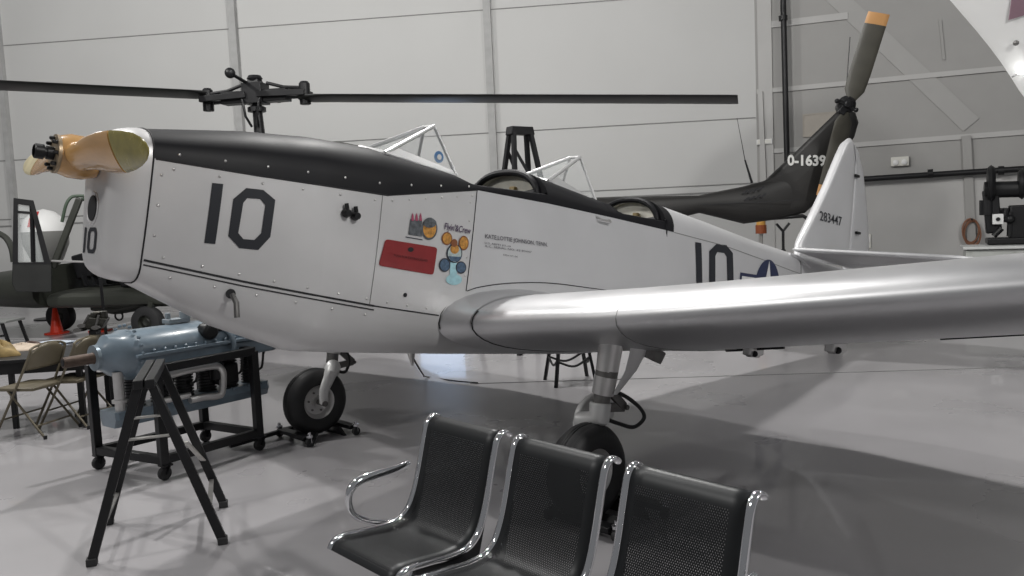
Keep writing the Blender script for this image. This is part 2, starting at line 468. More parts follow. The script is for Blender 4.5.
def tub(s0, s1):
    mb = MB()
    z0, z1 = 1.15, 1.78; hw = .34
    mb.add([(s0, -hw, z0), (s1, -hw, z0), (s1, hw, z0), (s0, hw, z0), (s0, -hw, z1), (s1, -hw, z1), (s1, hw, z1), (s0, hw, z1)],
           [(0, 1, 2, 3), (0, 4, 5, 1), (3, 2, 6, 7), (0, 3, 7, 4), (1, 5, 6, 2)])
    mb.build('cockpit_tub', M_BLACK, plane, smooth=False)
    sb = MB().box((s1 + .10, 0, 1.5), (.06, .42, .6), Euler((0, -.15, 0)).to_matrix()).box((s1 + .27, 0, 1.28), (.36, .42, .07))
    sb.build('seat', mat('seat_green', (.08, .085, .06), .6), plane, bevel=.02)
tub(0.34, -0.47); tub(-1.10, -1.84)
# arched bulkheads behind each cockpit with padded rim
def bulkhead(s0):
    d = deck_pts(s0, 12, 0.004)
    arc = [(y, z) for y, z in d] + [(-y, z) for y, z in d[::-1][1:]]
    arc = [(y, z) for (y, z) in arc if z > stn(s0)[1] + .075]
    yc, zc = 0, arc[0][1] + .01
    KY = .80
    path = [Vector((s0 + .014, y * KY, zc + (z - zc) * .94)) for y, z in arc]
    outa = [Vector((s0 + .002, y, z)) for y, z in arc]
    def chord(P, dz): return [P[-1] + (P[0] - P[-1]) * t + Vector((0, 0, -dz * math.sin(math.pi * t))) for t in np.linspace(0.05, .95, 9)]
    loop = path + chord(path, .03); outl = outa + chord(outa, .12)
    MB().loft([outl, [p + Vector((-.012, 0, 0)) for p in loop]], True, False).build('bulkhead', M_GLARE, plane)
    MB().tube(loop, .024, 10, closed=True).build('padded_rim', M_GLARE, plane)
    cx = sum((p for p in loop), Vector()) / len(loop)
    inner = [cx + (p - cx) * .95 for p in loop]; back = [Vector((p.x - .05, *((cx + (p - cx) * .86)[1:]))) for p in loop]
    mb = MB().loft([inner, back], True, False); n = len(loop); mb.f.append(tuple(range(n, 2 * n)))
    mb.build('headrest_recess', M_CREAM, plane)
    # strap fittings inside
    hb = MB().box((s0 - .022, .05, cx.z - .05), (.03, .09, .04)).box((s0 - .02, .05, cx.z - .025), (.03, .05, .04))
    hb.build('harness_fitting', mat('tan_webbing', (.33, .25, .12), .7), plane, bevel=.006)
    MB().box((s0 - .01, 0, stn(s0)[1] - .02), (.02, .74, .20)).build('bulkhead', M_GLARE, plane)
bulkhead(-0.47); bulkhead(-1.86)
# dark band behind the rear cockpit
band(-1.85, -1.97, 'deck', 'deck_band', M_GLARE, 0.004)

# windshields
def windshield(A, P, R_, fl, name):
    # A top corner, P post foot, R_ rear foot : (s, z) at half width yA, yP, yR
    t = None
    ys = (.05, .225, .215)
    def pt(q, y): return Vector((q[0], y, q[1]))
    mb = MB()
    for sg in (1, -1):
        a, p, r = pt(A, sg * ys[0]), pt(P, sg * ys[1]), pt(R_, sg * ys[2])
        mb.tube([a, p], .014, 8); mb.tube([a, r], .011, 8); mb.tube([p, r], .012, 8)
        # sill skirt: filled strip between deck and glass
        p2 = p + (a - p) * .20; r2 = r + (a - r) * .10
        off = Vector((0, sg * .004, 0))
        mb.add([p + off, r + off, r2 + off, p2 + off], [(0, 1, 2, 3)])
    mb.tube([pt(A, ys[0]), pt(A, -ys[0])], .011, 8)
    mb.tube([pt(P, ys[1]), pt((P[0] + .02, P[1] + .045), 0), pt(P, -ys[1])], .014, 8)
    fr = mb.build('windshield_frame', mat('frame_silver', (.60, .60, .60), .35, .5), plane)
    g = MB()
    g.add([pt(A, ys[0]), pt(A, -ys[0]), pt(P, -ys[1]), pt(P, ys[1])], [(0, 1, 2, 3)])
    for sg in (1, -1):
        g.add([pt(A, sg * ys[0]), pt(P, sg * ys[1]), pt(R_, sg * ys[2])], [(0, 1, 2)])
    g.build('windshield_pane', M_GLASS, fr, smooth=False)
    return fr
A = pl(434, 126, .05); P_ = pl(385, 153, .225); R_ = pl(456, 176, .215)
f1 = windshield((A.x, A.z), (P_.x, P_.z), (R_.x, R_.z), 0, 'front')
A = pl(580, 157, .05); P_ = pl(548, 181, .225); R_ = pl(598, 207, .215)
f2 = windshield((A.x, A.z), (P_.x, P_.z), (R_.x, R_.z), 0, 'rear')
# round blue sticker inside the front side pane
q = pl(439, 157, .17)
mb = MB().lathe([(.0001, 0), (.036, 0), (.036, .003), (.0001, .003)], 20, Matrix.Translation(q) @ Matrix.Rotation(math.pi / 2, 4, 'X'))
lab(mb.build('window_sticker', mat('sticker_blue', (.10, .22, .42), .4), plane), 'round blue sticker on front windshield')
mb = MB().lathe([(.0001, .0035), (.017, .0035), (.017, .0045), (.0001, .0045)], 16, Matrix.Translation(q + Vector((0, .008, 0))) @ Matrix.Rotation(math.pi / 2, 4, 'X'))
mb.build('window_sticker', M_WHITE, plane)

# ---- nose bowl
def superring(s, cx, cz, hw, hh, p=3.2, n=40):
    out = []
    for i in range(n):
        t = 2 * math.pi * i / n; c, sn = math.cos(t), math.sin(t)
        out.append(Vector((s, hw * math.copysign(abs(c) ** (2 / p), c), cz + hh * math.copysign(abs(sn) ** (2 / p), sn))))
    return out
rings = []
def full_ring(s, kx=1.0, n=44):
    top, brk, low, bot, hb, hl = stn(s)
    d = deck_pts(s, 7); sd = [(side_y(s, z), z) for z in np.linspace(brk, low, 6)][1:-1]; b = belly_pts(s, 7)
    half = d[::-1] + sd + b
    return half
half = full_ring(1.97)
rings = []
zc = 1.45
for t in np.linspace(0, 90, 9):
    r = math.radians(t); s = 1.97 + 0.165 * math.sin(r); kk = .54 + .46 * math.cos(r) ** .8; kz = .70 + .30 * math.cos(r) ** .8
    ring = [Vector((s, y * kk, zc + (z - zc) * kz)) for y, z in half]
    ring += [Vector((p.x, -p.y, p.z)) for p in ring[1:-1][::-1]]
    rings.append(ring)
mb = MB().loft(rings, True, False); n = len(rings[0]); o_ = len(mb.v) - n
mb.f.append(tuple(o_ + i for i in range(n)))
bowl = mb.build('nose_bowl', M_COWL, plane, angle=60)
# intake hole
q = Vector((2.137, 0.0, 1.445))
RX = Matrix.Rotation(math.pi / 2, 4, 'Y')
MB().lathe([(.052, -.004), (.066, .004), (.072, .0), (.066, -.01), (.052, -.02)], 24, Matrix.Translation(q) @ RX @ Matrix.Diagonal((1.12, 1.12, 1, 1)), caps=False).build('intake_ring', M_COWL, plane)
MB().lathe([(.0001, 0.0), (.053, 0.001), (.053, .004), (.0001, .004)], 24, Matrix.Translation(q) @ RX @ Matrix.Diagonal((1.12, 1.12, 1, 1))).build('intake_hole', M_SEAM, plane)
# seam between bowl and cowling
def hoop(s, r, name, m=M_SEAM, lift=0.002):
    h = full_ring(s); pts = [Vector((s, y + lift, z)) for y, z in h]; pts += [Vector((s, -y - lift, z)) for y, z in h[1:-1][::-1]]
    pts = [p + Vector((0, 0, lift if p.z > 1.5 else -lift)) for p in pts]
    return MB().tube(pts, r, 6, closed=True).build(name, m, plane)
hoop(1.97, .004, 'cowl_seam')
# exhaust stub / breather at the cowl underside
q = pl(236, 305, .345)
MB().tube([q + Vector((.01, -.03, .05)), q + Vector((0, .002, .01)), q + Vector((-.004, .014, -.06))], [.012, .014, .014], 10).build('breather_pipe', M_DARKALU, plane)
MB().lathe([(.0001, 0), (.024, 0), (.024, .006), (.0001, .006)], 18, Matrix.Translation(Vector((q.x, side_y(q.x, 1.12) + .002, q.z + .05))) @ Matrix.Rotation(-math.pi / 2, 4, 'X')).build('breather_hole', M_SEAM, plane)

# ---- lines on the surfaces
def side_line(pts, r, name='panel_seam', m=M_SEAM, sg=1):
    P = [Vector((s, sg * (side_y(s, z) + .0015), z)) for s, z in pts]
    return MB().tube(P, r, 5).build(name, m, plane)
def lin(a, b, n=12): return [(a[0] + (b[0] - a[0]) * t, a[1] + (b[1] - a[1]) * t) for t in np.linspace(0, 1, n)]
side_line([(s, stn(s)[1]) for s in np.linspace(1.96, .77, 14)], .0045)
side_line([(s, stn(s)[1]) for s in np.linspace(.77, .14, 8)], .003)
side_line([(s, stn(s)[2]) for s in np.linspace(1.96, .80, 14)], .0055)
side_line([(s, stn(s)[2] - .022) for s in np.linspace(1.96, .80, 14)], .0035)
side_line([(s, stn(s)[2]) for s in np.linspace(.80, .36, 6)], .004)
side_line(lin((.805, stn(.8)[1]), (.83, stn(.8)[2])), .0022, m=M_LINE)
side_line(lin((.145, stn(.14)[1]), (.175, 1.19)), .003)
hoop(-4.62, .003, 'panel_seam')
side_line([(s, stn(s)[1]) for s in np.linspace(-1.98, -4.6, 14)], .003, m=M_LINE)

# fasteners along the seams
fm = MB().lathe([(.0001, .003), (.005, .002), (.007, 0), (.0001, -.001)], 10)
f0 = None
def fast(s, z, sc=1.0):
    global f0
    Mx = Matrix.Translation((s, side_y(s, z) + .001, z)) @ Matrix.Rotation(-math.pi / 2, 4, 'X') @ Matrix.Scale(sc, 4)
    if f0 is None:
        f0 = fm.build('fastener', M_ALU, plane); f0.matrix_local = Mx; return
    dup(f0, plane, Mx=Mx)
for s in np.linspace(1.88, .85, 6): fast(s, stn(s)[1] - .035)
for s in np.linspace(1.88, .85, 7): fast(s, stn(s)[2] + .03)
for s in np.linspace(1.84, .85, 6): fast(s, stn(s)[2] - .055)
for z in (1.62, 1.48, 1.34): fast(1.93, z)
for s in np.linspace(.74, .18, 6): fast(s, stn(s)[1] - .03)
for s in np.linspace(.72, .45, 3): fast(s, stn(s)[2] + .03)
for z in np.linspace(1.72, 1.28, 5): fast(.19, z)
for s in np.linspace(1.86, .0, 10):
    if s > .14: 
        q = deck_pts(s, 11)[1]
        dup(f0, plane, Mx=Matrix.Translation((s, q[0] + .002, q[1])) @ Matrix.Rotation(-math.pi / 2, 4, 'X'))

# ---- markings on the left side
def drape(szs, faces, name, m, lift, yfun=None, parent=plane):
    yf = yfun or side_y
    me = bpy.data.meshes.new(name); me.from_pydata([(a, 0, b) for a, b in szs], [], faces)
    bm = bmesh.new(); bm.from_mesh(me)
    bmesh.ops.triangulate(bm, faces=bm.faces)
    for _ in range(5):
        L = [e for e in bm.edges if e.calc_length() > .035]
        if not L: break
        bmesh.ops.subdivide_edges(bm, edges=L, cuts=1); bmesh.ops.triangulate(bm, faces=bm.faces)
    for v in bm.verts: v.co.y = yf(v.co.x, v.co.z) + lift
    bmesh.ops.recalc_face_normals(bm, faces=bm.faces)
    if bm.faces and sum(f.normal.y for f in bm.faces) < 0: bmesh.ops.reverse_faces(bm, faces=bm.faces)
    bm.to_mesh(me); bm.free(); me.materials.append(m)
    o = bpy.data.objects.new(name, me); COL.objects.link(o); o.parent = parent
    return o
def on_side(mbv, mbf, name, m, lift=.0035, s0=0, z0=0, rot=0.0, parent=plane, sx=1, fin=False, yfun=None):
    cr, sr = math.cos(rot), math.sin(rot)
    return drape([(s0 - (u * cr - v * sr), z0 + (u * sr + v * cr)) for u, v in mbv], mbf, name, m, lift, yfun, parent)
def on_poly(poly, name, m, lift=.0035, parent=plane, yfun=None):
    """poly in pixel coordinates mapped on the fuselage side"""
    V = []
    for px, py in poly:
        q = pl(px, py, .38)
        for _ in range(4): q = pl(px, py, (yfun or side_y)(q.x, q.z))
        V.append((q.x, q.z))
    return drape(V, [tuple(range(len(V)))], name, m, lift, yfun, parent)
def on_ring(outer, inner, name, m, lift=.0035):
    def cv(L):
        r = []
        for px, py in L:
            q = pl(px, py, .38)
            for _ in range(4): q = pl(px, py, side_y(q.x, q.z))
            r.append((q.x, q.z))
        return r
    o, i = cv(outer), cv(inner); n = len(o)
    return drape(o + i, [(a, (a + 1) % n, n + (a + 1) % n, n + a) for a in range(n)], name, m, lift)
on_poly([(212, 183), (223, 184), (215, 244), (204, 243)], 'numeral_one', M_INK)
on_ring([(246, 188), (263, 190), (275, 200), (270, 237), (258, 250), (239, 248), (228, 236), (233, 199)],
        [(247, 198), (260, 199), (265, 205), (261, 233), (254, 240), (243, 239), (238, 233), (243, 203)], 'numeral_zero', M_INK)
# vents next to the number
for (px, py) in ((345, 213), (354, 216)):
    q = pl(px, py, .375); q = pl(px, py, side_y(q.x, q.z))
    mb = MB().lathe([(.0001, -.01), (.02, -.008), (.026, .012), (.018, .04), (.0001, .042)], 14, Matrix.Translation((q.x, side_y(q.x, q.z), q.z)) @ Matrix.Rotation(-math.pi / 2, 4, 'X'))
    mb.bar((q.x, side_y(q.x, q.z) + .02, q.z + .02), (q.x + .008, side_y(q.x, q.z) + .02, q.z + .05), .016)
    mb.build('primer_port', M_BLACK, plane)
q = pl(405, 295, .395); MB().lathe([(.0001, 0), (.012, 0), (.012, .004), (.0001, .004)], 14, Matrix.Translation((q.x, side_y(q.x, q.z), q.z)) @ Matrix.Rotation(-math.pi / 2, 4, 'X')).build('drain_hole', M_SEAM, plane)
# red flap
def rrect(poly, r=.12, n=4):
    out = []
    N = len(poly)
    for i in range(N):
        p = Vector((*poly[i], 0)); a = Vector((*poly[i - 1], 0)); b = Vector((*poly[(i + 1) % N], 0))
        pa = p + (a - p) * r * ((b - p).length / (a - p).length if (b - p).length < (a - p).length else 1); pb = p + (b - p) * r * ((a - p).length / (b - p).length if (a - p).length < (b - p).length else 1)
        for k in range(n + 1):
            t = k / n; q = pa * (1 - t) ** 2 + p * 2 * t * (1 - t) + pb * t * t; out.append((q.x, q.y))
    return out
on_poly(rrect([(385, 239), (437, 247.5), (433, 275), (378, 265.5)]), 'extinguisher_flap', M_RED, .005)
on_poly([(410 + 3 * math.cos(a), 249.5 + 2.4 * math.sin(a)) for a in np.linspace(0, 2 * math.pi, 14)[:-1]], 'flap_latch', M_SEAM, .007)
def side_text(body, p0, p1, hpx, name, m, lift=.006, sx_fix=None, yfun=None, bold=0.0, shear=0.0):
    """text running from pixel p0 (baseline left) to p1 (baseline right), cap height hpx pixels"""
    def cv(px, py):
        q = pl(px, py, .38 if yfun is None else 0.05)
        for _ in range(4): q = pl(px, py, (yfun or side_y)(q.x, q.z))
        return (q.x, q.z)
    a, b, c = cv(*p0), cv(*p1), cv(p0[0], p0[1] - hpx)
    V, F = text_mesh(body, 1.0, 1.0, shear, bold)
    w = max(v[0] for v in V); h = .70
    Vn = []
    for u, v in V:
        s = a[0] + (b[0] - a[0]) * u / w + (c[0] - a[0]) * v / h
        z = a[1] + (b[1] - a[1]) * u / w + (c[1] - a[1]) * v / h
        Vn.append(Vector((s, (yfun or side_y)(s, z) + lift, z)))
    mb = MB(); mb.add(Vn, F)
    return mb.build(name, m, plane, smooth=False)
M_TXT = mat('small_stencil', (.09, .085, .10), .6)
side_text('PUSH FOR EXTINGUISHER', (393, 256.5), (427, 262), 2.6, 'flap_lettering', mat('dark_red_ink', (.06, .006, .008), .6), .0075)
side_text('KATE,LOTTIE JOHNSON, TENN.', (484.5, 238), (547, 246.5), 4.2, 'crew_lettering', M_TXT, bold=.006)
side_text('U.S. ARMY PT-19', (484, 243.6), (510, 247.6), 2.0, 'stencil_lettering', M_TXT)
side_text('A.C. SERIAL NO. 42-83447', (484, 246.8), (531, 253), 2.0, 'stencil_lettering', M_TXT)
side_text('CREW WT. 400', (502.5, 255.5), (517, 257.6), 1.6, 'stencil_lettering', M_TXT)
side_text("Flyin'&Crew", (443.5, 229), (470.5, 234), 6.5, 'script_lettering', mat('purple_ink', (.08, .05, .10), .5), bold=.012, shear=.25)
def px_line(pts, r, name='panel_seam', m=M_SEAM):
    o = []
    for px, py in pts:
        q = pl(px, py, .4)
        for _ in range(4): q = pl(px, py, side_y(q.x, q.z))
        o.append(Vector((q.x, side_y(q.x, q.z) + .002, q.z)))
    MB().tube(smoothpath(o, 4), r, 5).build(name, m, plane)
px_line([(467, 291), (480, 287), (505, 283.5), (535, 282.5), (560, 284), (590, 288), (612, 291)], .003)
# sticker group
def ell(cx, cy, a, b, rot=0, n=22):
    return [(cx + a * math.cos(t) * math.cos(rot) - b * math.sin(t) * math.sin(rot), cy + a * math.cos(t) * math.sin(rot) + b * math.sin(t) * math.cos(rot)) for t in np.linspace(0, 2 * math.pi, n + 1)[:-1]]
M_OR = mat('sticker_orange', (.50, .24, .05), .45, 0, .5, 55)
M_ORD = mat('sticker_rim', (.22, .08, .03), .45)
M_SBL = mat('sticker_slate', (.07, .12, .19), .45, 0, .4, 60)
M_SBD = mat('sticker_dark', (.03, .035, .05), .45)
M_SCY = mat('sticker_cyan', (.36, .60, .66), .45, 0, .15, 40)
M_SGR = mat('sticker_grey', (.09, .10, .11), .5, 0, .5, 50)
M_SPK = mat('sticker_pink', (.35, .06, .12), .5)
def medal(cx, cy, a, b, m, rim, rot=.0):
    on_poly(ell(cx, cy, a, b, rot), 'sticker', rim, .0045)
    on_poly(ell(cx, cy, a * .82, b * .82, rot), 'sticker', m, .006)
medal(446.5, 238.5, 5.3, 6.6, M_OR, M_ORD); medal(463.3, 243, 5.0, 7.3, M_OR, M_ORD)
medal(444.2, 265, 5.6, 7.0, M_SBL, M_SBD); medal(460.5, 267.5, 5.4, 6.2, M_SBL, M_SBD)
on_poly(ell(453.6, 279.5, 8.0, 5.5), 'sticker', M_SCY, .004)
on_poly([(450, 262), (457, 263), (456, 280), (449, 279)], 'sticker', M_SCY, .0044)
on_poly(ell(453.8, 253.3, 7.8, 9.6), 'sticker', M_SBD, .0065); on_poly(ell(453.8, 253.3, 6.8, 8.4), 'sticker', mat('sticker_pale', (.42, .50, .50), .45, 0, .3, 60), .0075)
on_poly(ell(453.8, 249, 4.4, 4.8), 'sticker', M_OR, .0085); on_poly([(447.5, 256), (460.5, 257), (457, 261.5), (450, 261)], 'sticker', M_SBL, .0087)
on_poly(ell(453.4, 243, 3.2, 4.0), 'sticker', M_ORD, .0087)
medal(429, 228.7, 8.0, 11.2, M_OR, M_SGR, .05)
on_poly(ell(429, 223, 6.6, 4.8), 'sticker', M_SGR, .0075)
on_poly([(410, 219), (421.5, 221), (421.5, 236.5), (408, 234.5)], 'sticker', M_SGR, .0045)
for x0 in (412, 416, 420): on_poly([(x0 - 1.4, 220.5), (x0 - .6, 215), (x0 + .2, 212.5), (x0 + 1, 216), (x0 + 1.4, 221)], 'sticker', M_SPK, .006)
on_poly([(405, 236.5), (422, 239.3), (422, 240.3), (405, 237.3)], 'sticker', M_SBD, .0045)
# rear "10" and star insignia
def rect_sz(a, b): return a
on_poly([(695, 242), (701, 243), (702, 300), (696, 300)], 'numeral_one', M_INK)
on_ring([(716, 244), (726, 245), (732.5, 253), (733, 305), (727, 312), (714, 312), (708, 305), (709, 251)],
        [(717, 252), (724, 253), (726.5, 257), (727, 301), (724, 304), (717, 304), (714.5, 301), (715, 256)], 'numeral_zero', M_INK)
def star_insignia(cs, cz, R):
    V = [(R * 1.0 * math.cos(t), R * math.sin(t)) for t in np.linspace(0, 2 * math.pi, 41)[:-1]]
    on_side(V, [tuple(range(40))], 'insignia_disc', M_NAVY, .004, cs, cz)
    b = R * .52
    on_side([(-2.05 * R, -.02 * R), (2.05 * R, -.02 * R), (2.05 * R, b), (-2.05 * R, b)], [(0, 1, 2, 3)], 'insignia_bar', M_NAVY, .0035, cs, cz - .02)
    for sg in (-1, 1):
        x0, x1 = sg * 1.02 * R, sg * 1.93 * R
        on_side([(x0, .07 * R), (x1, .07 * R), (x1, b - .1 * R), (x0, b - .1 * R)], [(0, 1, 2, 3)], 'insignia_bar', M_WHITE, .005, cs, cz - .02)
    V = []
    for i in range(10):
        r = R * (.97 if i % 2 == 0 else .37); t = math.pi / 2 + i * math.pi / 5
        V.append((r * math.cos(t), r * math.sin(t)))
    on_side([(0, 0)] + V, [(0, 1 + i, 1 + (i + 1) % 10) for i in range(10)], 'insignia_star', M_WHITE, .006, cs, cz)
q = pl(768, 262, .22)
for _ in range(4): q = pl(768, 261, side_y(q.x, q.z))
star_insignia(q.x - .02, q.z - .285, .30)

# ---- propeller
prop = MB()
HUB = Vector((2.225, 0, 1.668))
tb = math.radians(-1.5)
def blade(sg):
    stt = [(.05, .15, .13, 60), (.12, .14, .115, 58), (.22, .15, .09, 50), (.36, .175, .065, 40), (.50, .185, .05, 33), (.64, .18, .04, 28), (.66, .18, .04, 28), (.80, .158, .03, 24), (.92, .128, .022, 21), (1.0, .09, .016, 20), (1.04, .05, .012, 19), (1.055, .012, .006, 19)]
    rings = []
    for r, ch, th, an in stt:
        r = r if r < .2 else .2 + (r - .2) * .83
        a = math.radians(an); ring = []
        for i in range(18):
            t = 2 * math.pi * i / 18
            u, w = ch / 2 * math.cos(t), th / 2 * math.sin(t)
            # chord direction: mix of vertical (rotation plane) and shaft
            x = u * math.sin(a) * sg + w * math.cos(a); z = u * math.cos(a) - w * math.sin(a) * sg
            ring.append(Vector((x, sg * r, z)))
        rings.append(ring)
    return rings
RB = Matrix.Translation(HUB) @ Matrix.Rotation(tb, 4, 'X')
for sg in (1, -1):
    R = [[RB @ p for p in r] for r in blade(sg)]
    MB().loft(R[:6], True, True).build('propeller_blade', M_WOOD if sg > 0 else M_WOOD, plane, angle=60)
    MB().loft(R[6:], True, True).build('blade_tip', M_YTIP if sg > 0 else M_PALE, plane, angle=60)
    # sheathed leading edge
    n = 18
    pts = [R[i][9 if sg > 0 else 9] for i in range(6, 11)]
MB().lathe([(.0001, -.09), (.085, -.085), (.10, -.03), (.10, .03), (.085, .075), (.0001, .078)], 26, Matrix.Translation(HUB) @ RX).build('propeller_hub', M_WOOD, plane)
MB().lathe([(.0001, .075), (.088, .076), (.088, .09), (.0001, .092)], 26, Matrix.Translation(HUB) @ RX).build('hub_plate', mat('brass_plate', (.34, .26, .17), .4, .5), plane)
for i in range(8):
    a = 2 * math.pi * i / 8
    MB().lathe([(.0001, .088), (.009, .088), (.009, .108), (.005, .112), (.0001, .112)], 6, Matrix.Translation(HUB + Vector((0, .068 * math.cos(a), .068 * math.sin(a)))) @ RX).build('hub_bolt', M_BLACK, plane)
MB().lathe([(.0001, .09), (.03, .09), (.03, .12), (.024, .12), (.024, .13), (.034, .132), (.034, .165), (.027, .17), (.027, .155), (.0001, .155)], 18, Matrix.Translation(HUB) @ RX).build('shaft_nut', M_BLACK, plane)
# nose number, small 10 under the intake
def nose_text():
    mb = MB(); x = 2.1385
    mb.add([(x, -.090, 1.355), (x, -.065, 1.355), (x, -.065, 1.235), (x, -.090, 1.235)], [(0, 1, 2, 3)])
    mb.build('nose_numeral', M_INK, plane, smooth=False)
    o = [(-.035, 1.33), (-.012, 1.355), (.068, 1.355), (.09, 1.33), (.09, 1.26), (.068, 1.235), (-.012, 1.235), (-.035, 1.26)]
    i = [(-.007, 1.325), (.003, 1.337), (.052, 1.337), (.062, 1.325), (.062, 1.265), (.052, 1.253), (.003, 1.253), (-.007, 1.265)]
    mb = MB(); mb.add([Vector((x, *p)) for p in o + i], [(a, (a + 1) % 8, 8 + (a + 1) % 8, 8 + a) for a in range(8)])
    mb.build('nose_numeral', M_INK, plane, smooth=False)
nose_text()

# ---- wings
def airfoil(n=22, t=.17, cam_=.02):
    xs = [(1 - math.cos(math.pi * i / n)) / 2 for i in range(n + 1)]
    up, lo = [], []
    for x in xs:
        yt = 5 * t * (.2969 * math.sqrt(x) - .126 * x - .3516 * x * x + .2843 * x ** 3 - .1036 * x ** 4)
        yc = cam_ / .16 * (.8 * x - x * x) if x < .4 else cam_ / .36 * (.2 + .8 * x - x * x)
        up.append((x, yc + yt)); lo.append((x, yc - yt))
    return up[::-1] + lo[1:-1]
def wsec(l, sg=1, dx=0, sc=1.0, zs=0, tk=None):
    a = abs(l)
    le = .335 - .05 * a; ch = 2.2 if a < 1.5 else 2.2 - (a - 1.5) * .22
    t = tk or (.158 + .012 * max(0, min(a, 3.4) - 1.8) / 1.6); zr = .920 + .112 * a + .038 * max(0, a - 1.6)
    out = []
    for x, y in airfoil(22, t):
        inc = math.radians(2.0)
        xx, yy = x * ch * sc - dx, y * ch * sc
        out.append(Vector((le - xx * math.cos(inc) + yy * math.sin(inc), sg * a, zr + zs + yy * math.cos(inc) - xx * math.sin(inc) + ch * math.sin(inc) * .3)))
    return out
for sg in (1, -1):
    ls = [.50, .62, 1.0, 1.5, 2.0, 2.6, 3.2, 4.0, 4.6, 5.0]
    rings = [wsec(l, sg) for l in ls]
    tip = wsec(5.0, sg); c0 = sum(tip, Vector()) / len(tip)
    for f, dl in ((.96, .14), (.85, .27), (.62, .37), (.35, .42), (.05, .44)):
        rings.append([c0 + (p - c0) * f + Vector((0, sg * dl, .148 * dl)) for p in tip])
    MB().loft(rings, True, True).build('wing', M_WING, plane, angle=60)
    # root fillet
    fr = []
    for u in np.linspace(0, 1, 9):
        l = .62 - u * .23; g = u ** 2.2
        b = wsec(l, sg); c1 = b[22].copy()
        top = []
        for i, p in enumerate(b):
            q = p.copy(); cz = .925 + .112 * l + .04
            q.z += (p.z - cz) * ((.26 if p.z > cz else .02) * g) + (.015 * g if p.z > cz else 0)
            if q.x > .0: q.x += .035 * g
            q.z += .0015; q.x += .003
            top.append(q)
        fr.append(top)
    MB().loft(fr, True, False).build('wing_fillet', M_WING, plane, angle=60)
    pts = [fr[-1][i] + Vector((0, sg * .012, .004)) for i in range(2, 24)]
    MB().tube(pts, .0035, 5).build('panel_seam', M_SEAM, plane)
    b = wsec(.60, sg); pts = [fr[0][i] + Vector((.002, 0, 0)) for i in range(17, 40)]
    MB().tube([wsec(.635, sg)[i] * 1.0 + Vector((.003, 0, 0)) for i in range(20, 36)], .004, 5).build('panel_seam', M_SEAM, plane)
    pts = [wsec(1.62, sg)[i] + Vector((0, 0, .001 if i < 22 else -.001)) for i in range(2, 42)]
    MB().tube(pts, .0022, 5).build('panel_seam', M_LINE, plane)
    # underside details
    def under(l, x):
        b = wsec(l, sg); lo = b[23:]
        return min(lo, key=lambda p: abs(p.x - (.335 - .05 * l - x)))
    def underp(l, x):
        b = wsec(l, sg)[22:]; xs = [-p.x for p in b]; zz = [p.z for p in b]
        xx = .335 - .05 * l - x
        return Vector((xx, sg * l, float(np.interp(-xx, xs, zz))))
    MB().tube([underp(l, 1.15) + Vector((0, 0, -.003)) for l in np.linspace(1.55, 1.9, 6)], .012, 6).build('flap_gap', M_SEAM, plane)
    MB().tube([underp(l, .95) + Vector((0, 0, -.002)) for l in np.linspace(2.75, 4.8, 10)], .006, 6).build('aileron_gap', M_SEAM, plane)
    for l, x in ((1.72, 1.15), (2.27, .95)):
        q = underp(l, x)
        mb = MB().box(q + Vector((0, 0, -.015)), (.16, .05, .05), taper=None)
        mb.prism([(.08, .0), (.05, -.05), (-.05, -.055), (-.09, 0)], .04, frameM(q, (1, 0, 0), (0, 0, 1), (0, -1, 0)))
        mb.build('hinge_bracket', M_ALU, plane, bevel=.008)
        MB().sphere(q + Vector((.03, .026 * sg, -.03)), .018, 8).build('bracket_hole', M_SEAM, plane)

# ---- tail
def surf(outline, th, name, m, mapf):
    """thin lens-shaped surface: outline polygon (u,v) around its centre line"""
    P = [Vector((u, v, 0)) for u, v in outline]
    c = sum(P, Vector()) / len(P)
    mb = MB(); rr = []
    for f, h in ((1, .0), (.99, .4), (.965, .75), (.92, .95), (.7, 1.0), (.0001, 1.0)):
        rr.append([(c + (p - c) * f, h * th / 2) for p in P])
    up = [[mapf(p.x, p.y, h) for p, h in r] for r in rr]; dn_ = [[mapf(p.x, p.y, -h) for p, h in r] for r in rr]
    mb.loft(up, True, False); mb.loft(dn_, True, False)
    return mb.build(name, m, plane, angle=50)
vmap = lambda u, v, h: Vector((u, h, v))
fq = [pl(*p, 0) for p in ((797, 244), (812, 214), (826, 184), (838, 155), (844, 142), (849, 138))]
finL = [(q.x, q.z) for q in fq]
fin_poly = [(finL[0][0] + .02, 1.76)] + finL + [(-5.86, 3.24), (-5.93, 3.1), (-5.98, 2.5), (-5.98, 1.80)]
surf(fin_poly, .10, 'fin', M_SILVER, vmap)
rud = [(-5.99, 1.60), (-5.99, 2.5), (-5.945, 3.1), (-5.87, 3.24)] + [(q.x, q.z) for q in [pl(*p, 0) for p in ((855, 148), (860, 168), (863.5, 200), (865.5, 225), (866.5, 250))]] + [(-6.45, 1.75), (-6.3, 1.6)]
surf(rud, .085, 'rudder', M_SILVER, vmap)
hz = 1.85
for sg in (1, -1):
    hm = lambda u, v, h: Vector((u, sg * v, hz + h + (u + 4.6) * .06))
    q1 = pl(1000, 257, 1.9)
    po = [(-4.46, .10), (-4.56, .5), (-4.70, 1.2), (-4.80, 1.60), (-4.93, 1.78), (-5.12, 1.84), (-5.35, 1.82), (-5.35, .10)]
    surf(po, .055, 'stabilizer', M_WING, hm)
    po = [(-5.36, .10), (-5.36, 1.82), (-5.6, 1.72), (-5.85, 1.4), (-5.95, .9), (-5.9, .3), (-5.75, .10)]
    surf(po, .045, 'elevator', M_WING, hm)
MB().tube(smoothpath([(-4.40, .10, 1.80), (-4.6, .11, 1.78), (-4.85, .11, 1.70)], 5), .02, 8).build('tail_fairing_lip', M_SILVER, plane)
